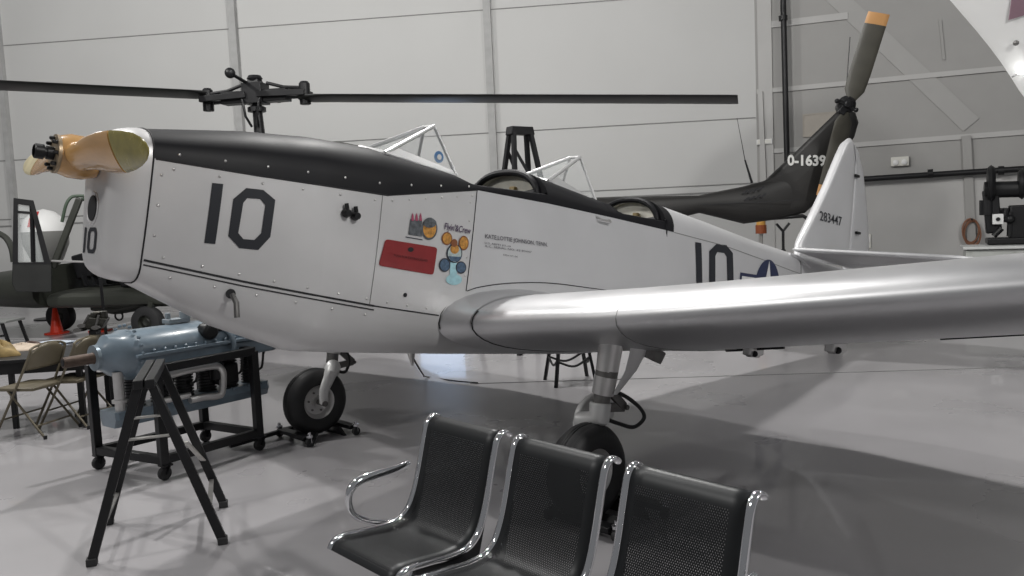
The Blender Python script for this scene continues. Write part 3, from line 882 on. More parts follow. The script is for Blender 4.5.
# serial on the fin
def fin_y(s, z): return .053
side_text('283447', (819.5, 220), (841.5, 226), 9.5, 'serial_number', M_INK, .004, yfun=fin_y, bold=.004)
for (px, py) in ((857, 176), (858, 233)):
    q = pl(px, py, .06); MB().box(q, (.10, .03, .03)).build('rudder_hinge', M_BLACK, plane, bevel=.005)
# tail wheel
MB().tube([(-5.55, 0, 1.42), (-5.75, 0, 1.15)], .03, 8).build('tail_wheel_strut', M_ALU, plane)
MB().lathe([(.03, -.05), (.10, -.05), (.125, -.03), (.13, 0), (.125, .03), (.10, .05), (.03, .05)], 20, Matrix.Translation((-5.82, 0, 1.05)) @ Matrix.Rotation(math.pi / 2, 4, 'X')).build('tail_wheel', M_RUBBER, plane)

# ---- main gear
def gear(sg):
    """axle at y = sg*1.41; fork on the inner side"""
    yw = sg * 1.41
    sink = .025 * (1 if sg > 0 else -1)
    yw = 1.35 if sg > 0 else -1.41
    ax = pl(587, 471, 1.35) if sg > 0 else Vector((.045, yw, .240))
    zt = .98 if sg > 0 else .97
    st = pl(612, 345, 1.40) if sg > 0 else pl(333, 350, -1.40)
    sb = pl(600, 408, 1.36) if sg > 0 else pl(333, 366, -1.36)
    T = Vector((st.x, 1.40 if sg > 0 else yw + .02, zt)); B = Vector((sb.x, 1.36 if sg > 0 else yw + .03, sb.z))
    d = (B - T)
    leg = MB().tube([T + Vector((0, 0, .08)), T + d * .42], [.068, .06], 18).tube([T + d * .50, T + d * .78], [.062, .058], 18)
    leg.build('oleo_leg', M_ALU, plane)
    MB().tube([T + d * .40, T + d * .52], .060, 18).build('oleo_collar', M_DARKALU, plane)
    MB().tube([T + d * .76, B], .046, 16).build('oleo_piston', M_DARKALU, plane)
    # fork
    yi = yw - sg * .125
    K = B + Vector((0, 0, -.02))
    fk = MB()
    prof = [(K + Vector((0, 0, .03)), .06, .05), (K + Vector((.0, -sg * .05, -.01)), .06, .055), (Vector((K.x + .035, yi - sg * .01, K.z - .10)), .085, .035), (Vector(((K.x + ax.x) / 2 + .05, yi, (K.z + ax.z) / 2 - .02)), .07, .024), (Vector((ax.x, yi, ax.z)), .04, .018)]
    rings = []
    for c, w, h in prof:
        rings.append([c + Vector((w * math.cos(t), h * math.sin(t), (h * .5 * math.sin(t)) if c.z > K.z - .05 else 0)) for t in np.linspace(0, 2 * math.pi, 15)[:-1]])
    if sg > 0:
        yi2 = yw - .128
        Q = [pl(px, py, yi2) for px, py in ((603, 392), (593, 394), (584, 400), (577.5, 410), (575, 422), (575, 440), (579, 458), (586, 468), (592, 466), (590, 450), (592, 432), (600, 420), (610, 418), (613, 404), (611, 394))]
        sq = smoothpath(Q + [Q[0]], 3)[:-1]
        fk.prism([(q.x, q.z) for q in sq], .035, frameM((0, yi2, 0), (1, 0, 0), (0, 0, 1), (0, -1, 0)))
        fk.tube([K + Vector((0, 0, .05)), K + Vector((0, 0, -.03)), Vector((K.x, (K.y + yi2) / 2, K.z - .06)), Vector((K.x + .02, yi2, K.z - .06))], [.058, .06, .052, .04], 16)
    else:
        cen = [K + Vector((0, 0, .04)), K + Vector((0, 0, -.01)), pl(333, 367, yi - .01), pl(329, 378, yi), pl(324, 391, yi), Vector((ax.x, yi, ax.z)), Vector((ax.x + .01, yi, ax.z - .02))]
        sp = smoothpath(cen, 4); rr = np.interp(np.linspace(0, 6, len(sp)), range(7), [.05, .056, .058, .048, .040, .034, .028])
        tq = MB().tube(sp, list(rr), 16)
        tq.v = [(x, yi + (y - yi) * .6 if z < K.z - .03 else y, z) for x, y, z in tq.v]
        fk = tq
    MB().lathe([(.0001, -.012), (.088, -.012), (.088, .006), (.0001, .006)], 20, Matrix.Translation(T + Vector((0, 0, .03))) @ (Vector((0, 0, 1)).rotation_difference(-d).to_matrix().to_4x4())).build('leg_flange', M_ALU, plane)
    lab(fk.build('fork', mat('white_silver', (.66, .66, .65), .38, .35), plane, bevel=.010 if sg > 0 else 0), 'pale silver wheel fork')
    MB().tube([Vector((ax.x, yi - sg * .03, ax.z)), Vector((ax.x, yw + sg * .09, ax.z))], .022, 12).build('axle', M_DARKALU, plane)
    Wm = Matrix.Translation(ax) @ Matrix.Rotation(math.pi / 2, 4, 'X')
    Rr, hw = .255, .088
    prof = [(.13, -hw * .75), (.15, -hw * .9), (.19, -hw), (.225, -hw * .88), (.243, -hw * .62), (.245, -hw * .55), (.2455, -hw * .50), (.252, -hw * .42), (.2535, -hw * .16), (.249, -hw * .13), (.249, -hw * .07), (.255, -hw * .04), (.255, hw * .04), (.249, hw * .07), (.249, hw * .13), (.2535, hw * .16), (.252, hw * .42), (.2455, hw * .5), (.245, hw * .55), (.243, hw * .62), (.225, hw * .88), (.19, hw), (.15, hw * .9), (.13, hw * .75)]
    tyre = MB().lathe(prof, 48, Wm, caps=False).build('tyre', M_RUBBER, plane, angle=50)
    MB().lathe([(.0001, -.05), (.045, -.055), (.05, -.03), (.10, -.03), (.118, -.055), (.134, -.066), (.134, .066), (.118, .055), (.10, .03), (.05, .03), (.045, .055), (.0001, .05)], 36, Wm).build('wheel_hub', M_ALU, tyre)
    for i in range(6):
        a = i * math.pi / 3
        for e in (-1, 1): pass
        MB().lathe([(.0001, .0), (.008, 0), (.008, .012), (.0001, .014)], 6, Wm @ Matrix.Translation((.075 * math.cos(a), .075 * math.sin(a), -.03 - .012))).build('hub_bolt', M_DARKALU, tyre)
    # scissor link and brake hose
    bs = -1
    a1 = T + d * .74 + Vector((-.06, 0, 0)); kq = a1 + Vector((-.13, 0, -.09)); a2 = B + Vector((-.05, 0, .0))
    tl_ = MB().bar(a1, kq, .05, .022, up=(0, 1, 0)).bar(kq, a2, .05, .022, up=(0, 1, 0)); tl_.tube([kq + Vector((0, -.03, 0)), kq + Vector((0, .03, 0))], .014, 10)
    tl_.build('scissor_link', M_DARKALU, plane, bevel=.004)
    if sg > 0:
        hp = [pl(615, 391, 1.37), pl(628, 398, 1.40), pl(640, 408, 1.43), pl(644, 418, 1.44), pl(634, 427, 1.42), pl(620, 424, 1.40), pl(606, 419, 1.38)]
        MB().tube(smoothpath(hp, 6), .011, 8).build('brake_hose', M_HOSE, plane)
        fq_ = [pl(637, 343, 1.44), pl(634, 355, 1.44), pl(628, 370, 1.43), pl(618, 385, 1.42), pl(612, 394, 1.41)]
        r_ = [.075, .07, .05, .03, .015]
        rings = []
        for p, w in zip(fq_, r_):
            rings.append([p + Vector((w * math.cos(t), .008 * math.sin(t) + .02, 0)) for t in np.linspace(0, 2 * math.pi, 13)[:-1]])
        MB().loft(rings, True, True).build('leg_fairing', M_COWL, plane)
        q = pl(648, 352, 1.45)
        MB().bar(q + Vector((.05, -.05, .03)), q + Vector((-.07, .05, -.03)), .05, .07).build('gear_bracket', M_DARKALU, plane, bevel=.008)
    else:
        hp = [pl(340, 352, -1.38), pl(347, 353, -1.38), pl(349, 362, -1.38), pl(346, 371, -1.38), pl(341, 372, -1.37), pl(337, 369, -1.36)]
        MB().tube(smoothpath(hp, 6), .012, 8).build('brake_hose', M_HOSE, plane)
    return ax
axL = gear(1); axR = gear(-1)
# belly ground clip and cable touching the floor
q = pl(411, 349, .15); 
MB().tube([q + Vector((0.03, 0, .05)), q + Vector((0, 0, 0)), q + Vector((-.02, 0, -.10))], [.05, .03, .008], 10).build('belly_drain', M_ALU, plane)
# step handle by the rear cockpit
q0, q1 = pl(596, 216, .405), pl(610, 219.5, .405)
MB().tube([Vector((q0.x, .39, q0.z)), Vector((q0.x - .02, .43, q0.z - .02)), Vector((q1.x + .02, .43, q1.z - .02)), Vector((q1.x, .39, q1.z))], .008, 8).build('grab_handle', M_ALU, plane)

# ---- wheel dollies under both main wheels
def dolly(cpos, label, flip=1):
    t = thing('wheel_dolly', label, 'dolly', Mx=frameM((cpos.x, cpos.y, 0), F0, L0, (0, 0, 1)), group='wheel dollies under the trainer')
    mb = MB()
    mb.bar((-.20, -.20, .06), (-.20, .20, .06), .07, .03); mb.bar((.20, -.20, .06), (.20, .20, .06), .07, .03)
    mb.bar((.20, -.20, .05), (-.20, -.20, .05), .05, .04); mb.bar((.20, -.2, .05), (.62, -.2, .03), .04, .03) if flip > 0 else None
    mb.build('frame', M_FRAME, t, bevel=.004)
    MB().bar((.12, -.17, .035), (.12, .17, .035), .10, .02, up=(1, 0, .6)).bar((-.12, -.17, .035), (-.12, .17, .035), .10, .02, up=(1, 0, -.6)).build('cradle', M_FRAME, t)
    for x in (-.2, .2):
        for y in (-.23, .23):
            c = MB().lathe([(.0001, -.014), (.03, -.014), (.034, 0), (.03, .014), (.0001, .014)], 16, Matrix.Translation((x, y, .034)) @ Matrix.Rotation(math.pi / 2, 4, 'X')).build('caster', M_RUBBER, t)
            f = MB().bar((x, y - .018, .035), (x, y - .018, .075), .022, .004).bar((x, y + .018, .035), (x, y + .018, .075), .022, .004)
            f.lathe([(.0001, .072), (.026, .072), (.026, .088), (.012, .094), (.012, .11), (.0001, .112)], 14, Matrix.Translation((x, y, 0)))
            f.build('caster_fork', M_CHROME, c)
    return t
dolly(Vector(A0) + F0 * .0, 'low black caster dolly under the far main wheel', 1)
dolly(Vector(B0) + F0 * -.08, 'low black caster dolly under the near main wheel behind the bench', 0)

# ================================================================== WAITING BENCH
def m_perf():
    m = bpy.data.materials.new('perforated_black_steel'); m.use_nodes = True
    nt = m.node_tree; b = nt.nodes['Principled BSDF']
    b.inputs['Base Color'].default_value = (.013, .0145, .016, 1); b.inputs['Roughness'].default_value = .42; b.inputs['Metallic'].default_value = .2
    N = nt.nodes.new; Lk = nt.links.new
    uv = N('ShaderNodeUVMap'); sp = N('ShaderNodeSeparateXYZ'); Lk(uv.outputs['UV'], sp.inputs[0])
    def M(op, a, c=None, d=None):
        n = N('ShaderNodeMath'); n.operation = op
        for i, v in enumerate((a, c, d)):
            if v is None: continue
            if isinstance(v, (int, float)): n.inputs[i].default_value = v
            else: Lk(v, n.inputs[i])
        return n.outputs[0]
    u, v = sp.outputs[0], sp.outputs[1]
    P = .0085
    vr = M('DIVIDE', v, P * .866); fl_ = M('FLOOR', vr)
    uu = M('ADD', M('DIVIDE', u, P), M('MULTIPLY', fl_, .5))
    a = M('SUBTRACT', M('FRACT', uu), .5); c = M('MULTIPLY', M('SUBTRACT', M('FRACT', vr), .5), .866)
    d = M('SQRT', M('ADD', M('MULTIPLY', a, a), M('MULTIPLY', c, c)))
    hole = M('LESS_THAN', d, .26)
    inx = M('MULTIPLY', M('GREATER_THAN', u, .05), M('LESS_THAN', u, .385))
    inv = M('MULTIPLY', M('GREATER_THAN', v, .105), M('LESS_THAN', v, .80))
    msk = M('MULTIPLY', hole, M('MULTIPLY', inx, inv))
    tr = N('ShaderNodeBsdfTransparent'); mx = N('ShaderNodeMixShader'); out = nt.nodes['Material Output']
    Lk(msk, mx.inputs[0]); Lk(b.outputs[0], mx.inputs[1]); Lk(tr.outputs[0], mx.inputs[2]); Lk(mx.outputs[0], out.inputs[0])
    return m
M_PERF = m_perf()
BO = gr(430, 416, .80); BE = gr(760, 497, .80)
bd = (BE - BO); bd.z = 0; BLEN = bd.length; bd.normalize(); bf = Vector((bd.y, -bd.x, 0)); bf = bf if bf.y < 0 else -bf
BM = frameM((BO.x, BO.y, 0), bd, bf, (0, 0, 1))   # x along bench, y to the front (left-handed frame handled below)
if BM.to_3x3().determinant() < 0:
    BM = frameM((BO.x, BO.y, 0), bd, -bf, (0, 0, 1)); fy = -1
else: fy = 1
bench = thing('waiting_bench', 'three-seat black perforated metal waiting bench with chrome frame edges', 'bench', Mx=BM)
PROF = [(-.040, .786), (-.028, .797), (-.010, .803), (.010, .795), (.028, .772), (.042, .73), (.062, .66), (.085, .58), (.11, .51), (.14, .455), (.175, .425), (.215, .412), (.28, .41), (.36, .418), (.44, .425), (.47, .424), (.495, .412), (.51, .390)]
PP = smoothpath([(0, y, z) for y, z in PROF], 3)
BM_inv = BM.inverted()
def seat_unit(x0, w):
    rail = .024
    mb = MB(); nx = 8
    xs = np.linspace(x0 + rail * .6, x0 + w - rail * .6, nx)
    me = bpy.data.meshes.new('seat_shell')
    V = []; UV = []; F = []; dist = 0; prev = None
    for p in PP:
        if prev is not None: dist += (p - prev).length
        prev = p
        for x in xs: V.append((x, fy * p.y, p.z)); UV.append((x - x0, dist))
    for i in range(len(PP) - 1):
        for k_ in range(nx - 1):
            F.append((i * nx + k_, i * nx + k_ + 1, (i + 1) * nx + k_ + 1, (i + 1) * nx + k_))
    me.from_pydata(V, [], F); ul = me.uv_layers.new(name='UVMap')
    for lp in me.loops: ul.data[lp.index].uv = UV[lp.vertex_index]
    for p in me.polygons: p.use_smooth = True
    me.materials.append(M_PERF)
    o = bpy.data.objects.new('seat_shell', me); COL.objects.link(o); o.parent = bench
    sd = o.modifiers.new('thick', 'SOLIDIFY'); sd.thickness = .0025
    for xr in (x0 + rail / 2, x0 + w - rail / 2):
        rings = []
        for i, p in enumerate(PP):
            t = (PP[min(i + 1, len(PP) - 1)] - PP[max(i - 1, 0)]).normalized(); nn = Vector((0, -t.z, t.y))
            ring = []
            for a in np.linspace(0, 2 * math.pi, 13)[:-1]:
                c, sn = math.cos(a), math.sin(a)
                q = p + nn * (.010 * math.copysign(abs(sn) ** .7, sn))
                ring.append(Vector((xr + .014 * math.copysign(abs(c) ** .7, c), fy * q.y, q.z)))
            rings.append(ring)
        MB().loft(rings, True, True).build('edge_rail', M_CHROME, bench, angle=60)
    # black under-bracket
    for xr in (x0 + .03, x0 + w - .03):
        mb = MB(); pts = [(.16, .41), (.20, .395), (.42, .405), (.42, .385), (.24, .33), (.14, .33), (.06, .58), (.075, .585)]
        poly = [(a, b) for a, b in pts]
        mb.prism(poly, .012, frameM((xr, 0, 0), (0, fy, 0), (0, 0, 1), (fy, 0, 0)))
        mb.build('seat_bracket', M_BLACK, bench)
gap = .072; SWD = (BLEN - 2 * gap) / 3
for i in range(3): seat_unit(i * (SWD + gap), SWD)
MB().box((BLEN / 2, fy * .20, .33), (BLEN + .02, .08, .05)).build('beam', M_BLACK, bench, bevel=.006)
for x in (.20, BLEN - .20):
    MB().tube(smoothpath([(x, fy * -.10, .015), (x, fy * .0, .10), (x, fy * .20, .31), (x, fy * .36, .10), (x, fy * .50, .015)], 6), .022, 10).build('leg', M_CHROME, bench)
def arm(x, name='armrest'):
    def bp_(px, py):
        q = BM_inv @ hit(px, py, BM @ Vector((-.035, 0, 0)), bd)
        return q
    P = [bp_(*p) for p in ((409, 463), (395, 469), (375, 475), (359, 481), (350.5, 490), (349, 503), (354, 515), (367, 521), (383, 522.5), (400, 521))]
    P = [Vector((x, p.y, p.z)) for p in P]
    P += [Vector((x * .2 + .01 if x < 0 else x - .03, P[-1].y - fy * .03, P[-1].z - .01))]
    sp = smoothpath(P, 5)
    MB().tube(sp, [.013 + .006 * math.sin(min(1, i / 25) * math.pi) for i in range(len(sp))], 12).build(name, M_CHROME, bench)
    MB().tube(sp[20:-6], .0145, 10).build('arm_underside', M_BLACK, bench) if False else None
arm(-.035); arm(BLEN + .035)

# ================================================================== HELICOPTER
HH = at(258, 97, 13.6); HT = at(845, 105, 12.2)
hx = (HH - HT); hx.z = 0; hx.normalize(); hy = Vector((-hx.y, hx.x, 0)); hy = hy if hy.y < 0 else -hy
HO = Vector((HH.x, HH.y, 0)); HM = frameM(HO, hx, hy, (0, 0, 1)); HI = HM.inverted()
heli = thing('helicopter', 'dark olive helicopter parked behind the trainer, its left pilot door swung open', 'helicopter', Mx=HM)
def hl(px, py, l): return HI @ hit(px, py, HM @ Vector((0, l, 0)), hy)
def hsec(x, zb, zt, w, p=3.5, n=28):
    zc, hh = (zb + zt) / 2, (zt - zb) / 2
    return [Vector((x, w * math.copysign(abs(math.cos(t)) ** (2 / p), math.cos(t)), zc + hh * math.copysign(abs(math.sin(t)) ** (2 / p), math.sin(t)))) for t in np.linspace(0, 2 * math.pi, n + 1)[:-1]]
zs_ = hl(60, 292, 1.25).z; zb_ = hl(60, 311, 1.25).z; zr_ = hl(80, 198, 1.1).z; znose = hl(20, 268, 1.25).z
xA = hl(50, 262, 1.25).x; xA2 = hl(78, 203, 1.1).x
# lower hull (floor tub)
MB().loft([hsec(xA + .15, zb_, zs_, 1.22), hsec(2.0, zb_ - .02, zs_, 1.27), hsec(0, zb_ - .04, zs_, 1.27), hsec(-1.9, zb_, zs_ + .1, 1.22)], True, True).build('lower_hull', M_OLIVE, heli)
# nose
MB().loft([hsec(xA + .40, zb_ - .01, znose + .02, 1.22, 3.2), hsec(xA + .8, zb_ - .02, znose, 1.18, 3), hsec(xA + 1.7, zb_ + .02, znose - .08, 1.0, 2.6), hsec(xA + 2.3, zb_ + .2, znose - .25, .65, 2.3), hsec(xA + 2.6, zb_ + .38, znose - .4, .15, 2)], True, True).build('nose', M_OLIVE, heli, angle=60)
# roof, aft cabin wall, engine housing
MB().loft([hsec(xA2 + .1, zr_ - .05, zr_ + .03, .9, 4), hsec(1.6, zr_ - .10, zr_ + .14, 1.12, 4), hsec(-1.9, zr_ - .10, zr_ + .16, 1.12, 4)], True, True).build('roof', mat('olive_roof', (.05, .075, .05), .5), heli)
MB().box((-1.75, 0, (zs_ + zr_) / 2), (.35, 2.3, zr_ - zs_ + .1)).build('cabin_bulkhead', M_OLIVE, heli, bevel=.04)
MB().loft([hsec(1.2, zr_ + .08, zr_ + .3, .3, 3), hsec(.5, zr_ + .08, zr_ + .75, .55, 3), hsec(-1.4, zr_ + .05, zr_ + .75, .6, 3), hsec(-2.6, zr_ - .1, zr_ + .45, .42, 3)], True, True).build('engine_housing', M_OLIVE, heli)
zc_b = hl(650, 200, .25).z
b1 = hl(650, 200, .2)
ztop = hl(640, 196, .2).z
MB().loft([hsec(-1.8, zb_ + .1, zr_ + .1, 1.15, 3), hsec(-2.8, zb_ + .5, zr_ - .05, .75, 2.6), hsec(-3.6, ztop - .85, ztop + .02, .42, 2.4), hsec(-5.4, ztop - .68, ztop + .02, .30, 2.4), hsec(hl(700, 200, .2).x, hl(700, 213, .2).z, hl(700, 195, .2).z, .24, 2.4), hsec(hl(745, 200, .2).x, hl(745, 224, .18).z, hl(745, 186, .18).z, .20, 2.6), hsec(hl(775, 200, .15).x, hl(775, 220, .15).z, hl(775, 178, .15).z, .13, 2.6), hsec(hl(800, 200, .1).x, hl(800, 214, .1).z, hl(800, 172, .1).z, .07, 2.6)], True, True).build('tail_boom', M_OLIVE2, heli, angle=60)
# fin
fp = [hl(*p, .08) for p in ((752, 186), (766, 180), (800, 148), (838, 111), (848, 108), (857, 112), (860, 122), (856, 136), (846, 152), (832, 178), (818, 202), (806, 213), (780, 218), (756, 220))]
mb = MB(); P = [Vector((p.x, 0, p.z)) for p in fp]; c = sum(P, Vector()) / len(P)
for sg in (1, -1):
    rr = []
    for f, h in ((1, .0), (.985, .35), (.93, .8), (.8, 1.0), (.0001, 1.05)): rr.append([c + (p - c) * f + Vector((0, sg * h * .085, 0)) for p in P])
    mb.loft(rr, True, False)
mb.build('tail_fin', M_OLIVE2, heli, angle=50)
def hpoly(poly, name, m, l, th=.01):
    Q = [hl(px, py, l) for px, py in poly]
    mb = MB(); mb.prism([(q.x, q.z) for q in Q], th, frameM((0, l, 0), (1, 0, 0), (0, 0, 1), (0, -1, 0)))
    return mb.build(name, m, heli, smooth=False)
def heli_text(body, p0, p1, hpx, l, m, name, bold=.02):
    a, b, c = hl(*p0, l), hl(*p1, l), hl(p0[0], p0[1] - hpx, l)
    V, F = text_mesh(body, 1, 1, 0, bold); w = max(v[0] for v in V)
    mb = MB(); mb.add([a + (b - a) * (u / w) + (c - a) * (v / .7) for u, v in V], F)
    mb.build(name, m, heli, smooth=False)
heli_text('0-1639', (787.5, 165), (826, 165.5), 10, .10, mat('chalk_white', (.62, .62, .60), .6), 'fin_number', .035)
for i in range(4):
    for j in range(2):
        x0, y0 = 745 + i * 5.5 + j * 2 - 3, 191 - i * 1.2 + j * 7 - 1
        hpoly([(x0, y0 + 3), (x0 + 5, y0 - .5), (x0 + 6.2, y0 + .8), (x0 + 1.2, y0 + 4.4)], 'louvre_slot', M_SEAM, .205)
hpoly([(690, 205), (800, 199.5), (800, 200.2), (690, 205.8)], 'panel_seam', M_SEAM, .235, .006)
# tail skid, antenna
a, b = hl(803, 216, 0), hl(836, 217, 0)
MB().tube([hl(760, 219, 0), a, hl(808, 219, 0)], .03, 8).build('tail_skid', M_FRAME, heli)
MB().tube([hl(752, 183, .1), hl(745, 160, .1)], [.02, .012], 8).tube([hl(745, 160, .1), hl(737, 118, .1)], [.006, .004], 6).build('whip_antenna', M_FRAME, heli)
# tail rotor
th_ = thc = hl(846, 107, .32)
def tblade(tip, root, w0, w1, mtip):
    T = hl(*tip, .40); R0 = hl(*root, .36); d = T - R0; L_ = d.length; d.normalize(); sd = Vector((d.z, 0, -d.x)).normalized()
    def sec(f, w, th=.018, tw=.0):
        c = R0 + d * (L_ * f); return [c + sd * (w * .5 * math.cos(t)) + Vector((0, th * math.sin(t) + tw * math.cos(t), 0)) for t in np.linspace(0, 2 * math.pi, 15)[:-1]]
    MB().loft([sec(0, w0 * .35, .03), sec(.12, w0 * .9, .022, -.03), sec(.3, w1, .018, -.04), sec(.87, w1, .016, -.03)], True, True).build('tail_rotor_blade', M_TRB, heli)
    MB().loft([sec(.87, w1, .0165, -.03), sec(1, w1, .015, -.03)], True, True).build('blade_tip', mtip, heli)
tblade((879, 13), (851, 101), .30, .29, M_ORANGE)
tblade((825, 197), (846, 112), .28, .27, M_ORANGE)
q = hl(846, 105, .30)
mb = MB().lathe([(.0001, -.32), (.08, -.32), (.11, -.05), (.13, 0), (.13, .06), (.07, .09), (.05, .16), (.0001, .17)], 18, Matrix.Translation(q) @ Matrix.Rotation(-math.pi / 2, 4, 'X'))
mb.bar(hl(852, 98, .36), hl(840, 114, .36), .10, .09, up=(0, 1, 0)); mb.bar(hl(839, 100, .4), hl(854, 110, .4), .05, .05, up=(0, 1, 0)); mb.sphere(hl(837, 101, .42), .035, 8); mb.sphere(hl(856, 110, .42), .035, 8)
mb.build('tail_rotor_hub', M_BLACK, heli, bevel=.01)
MB().tube([hl(846, 92, .3), hl(850, 37, .3)], .007, 6).build('fin_antenna', M_FRAME, heli)
# main rotor
hub = hl(256, 97, 0)
q0 = hl(258, 134, 0)
MB().tube([Vector((hub.x - .03, 0, zr_ + .6)), Vector((hub.x, 0, hub.z))], [.10, .075], 14).lathe([(.0001, 0), (.15, .0), (.15, .07), (.09, .10), (.0001, .10)], 18, Matrix.Translation((hub.x, 0, hl(258, 110, 0).z - .03))).build('mast', M_BLACK, heli)
mb = MB().box(hub + Vector((0, 0, .05)), (.34, .34, .34)).box(hub, (1.15, .24, .20)).box(hub + Vector((.0, 0, .24)), (.26, .22, .12), None, (.6, .8))
for sg in (1, -1):
    mb.bar(hub + Vector((sg * .1, .16, .02)), hub + Vector((sg * .92, .16, .0)), .09, .10); mb.bar(hub + Vector((sg * .1, -.16, .02)), hub + Vector((sg * .92, -.16, .0)), .09, .10)
    mb.lathe([(.0001, -.18), (.09, -.18), (.09, .16), (.06, .2), (.0001, .2)], 14, Matrix.Translation(hub + Vector((sg * .86, 0, 0))))
    mb.tube([hub + Vector((sg * .2, 0, .22)), hub + Vector((sg * .5, 0, .13)), hub + Vector((sg * .8, .02, .1))], .03, 8)
    mb.tube([hub + Vector((sg * .15, .2, -.05)), hub + Vector((sg * .10, .22, -.34)), hub + Vector((sg * .06, .1, -.5))], .022, 8)
mb.build('rotor_hub', M_BLACK, heli, bevel=.015)
MB().lathe([(.0001, -.05), (.10, -.05), (.13, 0), (.10, .05), (.0001, .05)], 16, Matrix.Translation(hub + Vector((0, 0, .30)))).build('hub_cap', M_BLACK, heli)
# stabilizer bar
s1 = hl(230, 73, .55); 
MB().tube([hub + Vector((.05, .0, .18)), s1], .028, 8).sphere(s1, .085, 10).tube([hub + Vector((-.05, 0, .18)), hub * 2 - s1 + Vector((0, 0, .36))], .028, 8).sphere(hub * 2 - s1 + Vector((0, 0, .36)), .085, 10).build('stabilizer_bar', M_BLACK, heli)
def mblade(r0, tip):
    d = tip - r0; L_ = d.length; d.normalize(); sd = d.cross(Vector((0, 0, 1))).normalized()
    rings = []
    for f, ch, th in ((0, .20, .10), (.03, .34, .10), (.10, .50, .06), (.98, .50, .05), (1, .48, .04)):
        c = r0 + d * (L_ * f) + Vector((0, 0, -.10 * math.sin(math.pi * f) * 0))
        rings.append([c + sd * (ch * .5 * math.cos(t)) + Vector((0, 0, th * .5 * math.sin(t) + -.03 * math.cos(t) * (1 if sd.y < 0 else -1))) for t in np.linspace(0, 2 * math.pi, 17)[:-1]])
    return MB().loft(rings, True, True).build('rotor_blade', M_BLADE, heli, angle=60)
rr_ = hl(300, 98, 0); rl_ = hl(205, 95, 0)
mblade(rr_, hl(738, 99.5, 1.0)); mblade(rl_, hl(-70, 82, 3.0) )
# cockpit: pillars, panel, seats
def pillar(a, b, w, h): MB().bar(a, b, w, h).build('cabin_pillar', M_OLIVE, heli, bevel=.02)
for sg in (1, -1):
    pillar((xA, sg * 1.2, znose - .02), (xA2, sg * 1.05, zr_), .08, .10)
    pillar((xA2 - 1.25, sg * 1.18, zs_ - .05), (xA2 - 1.22, sg * 1.08, zr_), .12, .14)
    pillar((-1.5, sg * 1.18, zs_ - .05), (-1.5, sg * 1.08, zr_), .12, .14)
pillar((xA + .1, 0, znose), (xA2 + .08, 0, zr_), .07, .07)
q = hl(72, 203, 1.08)
MB().tube(smoothpath([hl(62, 222, 1.12), hl(66, 205, 1.1), hl(71, 197.5, 1.05), hl(77, 196, 1.0), hl(84, 196, .95)], 5), .025, 8).build('grab_rail', MATS['olive_roof'], heli)
ip = MB().box((xA - .05, -.25, znose - .02), (.45, 1.5, .42), Euler((0, .2, 0)).to_matrix()).box((xA - .5, -.1, zs_ + .28), (.7, .5, .5))
ip.build('instrument_panel', M_BLACK, heli, bevel=.03)
for i in range(4):
    for j in range(3):
        MB().lathe([(.0001, 0), (.055, 0), (.055, .02), (.0001, .022)], 14, frameM((xA - .285 + .04 * j, -.05 - .24 * i + .4, znose + .08 - .14 * j), (0, 1, 0), (.2, 0, 1), (-1, 0, .2))).build('gauge', mat('gauge_face', (.07, .07, .07), .3), heli)
st = MB()
for sy in (.55, -.55):
    st.box((xA - 1.05, sy, zs_ + .28), (.5, .5, .12)).box((xA - 1.32, sy, zs_ + .75), (.12, .5, 1.0), Euler((0, -.12, 0)).to_matrix()).box((xA - 1.05, sy, zs_ + .12), (.4, .4, .24))
st.build('crew_seats', M_BLACK, heli, bevel=.03)
for sy in (.55, -.55):
    MB().tube(smoothpath([(xA - .75, sy, zs_), (xA - .7, sy, zs_ + .3), (xA - .85, sy, zs_ + .55)], 5), .025, 8).build('cyclic_stick', M_FRAME, heli)
    for dy in (-.12, .12): MB().bar((xA - .2, sy + dy, zs_ + .05), (xA - .12, sy + dy, zs_ + .25), .10, .03).build('pedal', M_FRAME, heli)
MB().tube([hl(52, 261, 1.26), hl(88, 262, 1.26)], .018, 8).build('door_stay', M_ALU, heli)
# open pilot door, swung forward on its slanted hinge
hd = Vector((.80, .60, 0)).normalized(); hp0 = Vector((xA - .02, 1.26, 0)); hn = Vector((-hd.y, hd.x, 0))
def dl(px, py):
    q = HI @ hit(px, py, HM @ hp0, (HM.to_3x3() @ hn)); v = q - hp0; return (v.dot(hd), q.z)
DM = frameM(hp0, hd, (0, 0, 1), Vector(hd).cross(Vector((0, 0, 1))))
out = [dl(*p) for p in ((13, 291), (12.5, 272), (13.5, 199), (33, 202), (50, 264), (52, 291))]
lower = [out[0], out[1], dl(50, 267), out[5]]
door = MB().prism([dl(*p) for p in ((16, 292), (12, 284), (12.5, 262), (50, 262), (52, 266), (52, 292))], .06, DM).build('pilot_door', mat('black_olive', (.012, .013, .012), .45, 0, .15, 5), heli, bevel=.012)
lab(door, 'open pilot door with window frame')
wf = MB()
wf.frame([dl(*p) for p in ((12.6, 264), (13.6, 198), (33.5, 200.5), (51, 264))], [dl(*p) for p in ((18, 263), (18, 204), (30.5, 206), (44, 262))], .07, DM)
wf.build('window_frame', M_BLACK, door)
wf = MB().bar(DM @ Vector((*dl(32, 206), 0)), DM @ Vector((*dl(33.5, 262), 0)), .05, .05).bar(DM @ Vector((*dl(18, 212), 0)), DM @ Vector((*dl(32, 213), 0)), .04, .04)
wf.build('window_divider', M_BLACK, door)
MB().prism([dl(*p) for p in ((18, 263), (18, 204), (30.5, 206), (44, 262))], .008, DM).build('door_window', M_GLASS, door, smooth=False)
for py in (270, 282): MB().sphere(DM @ Vector((*dl(14.5, py), .035)), .03, 8, (1, 1, 1)).build('door_latch', M_SEAM, door)
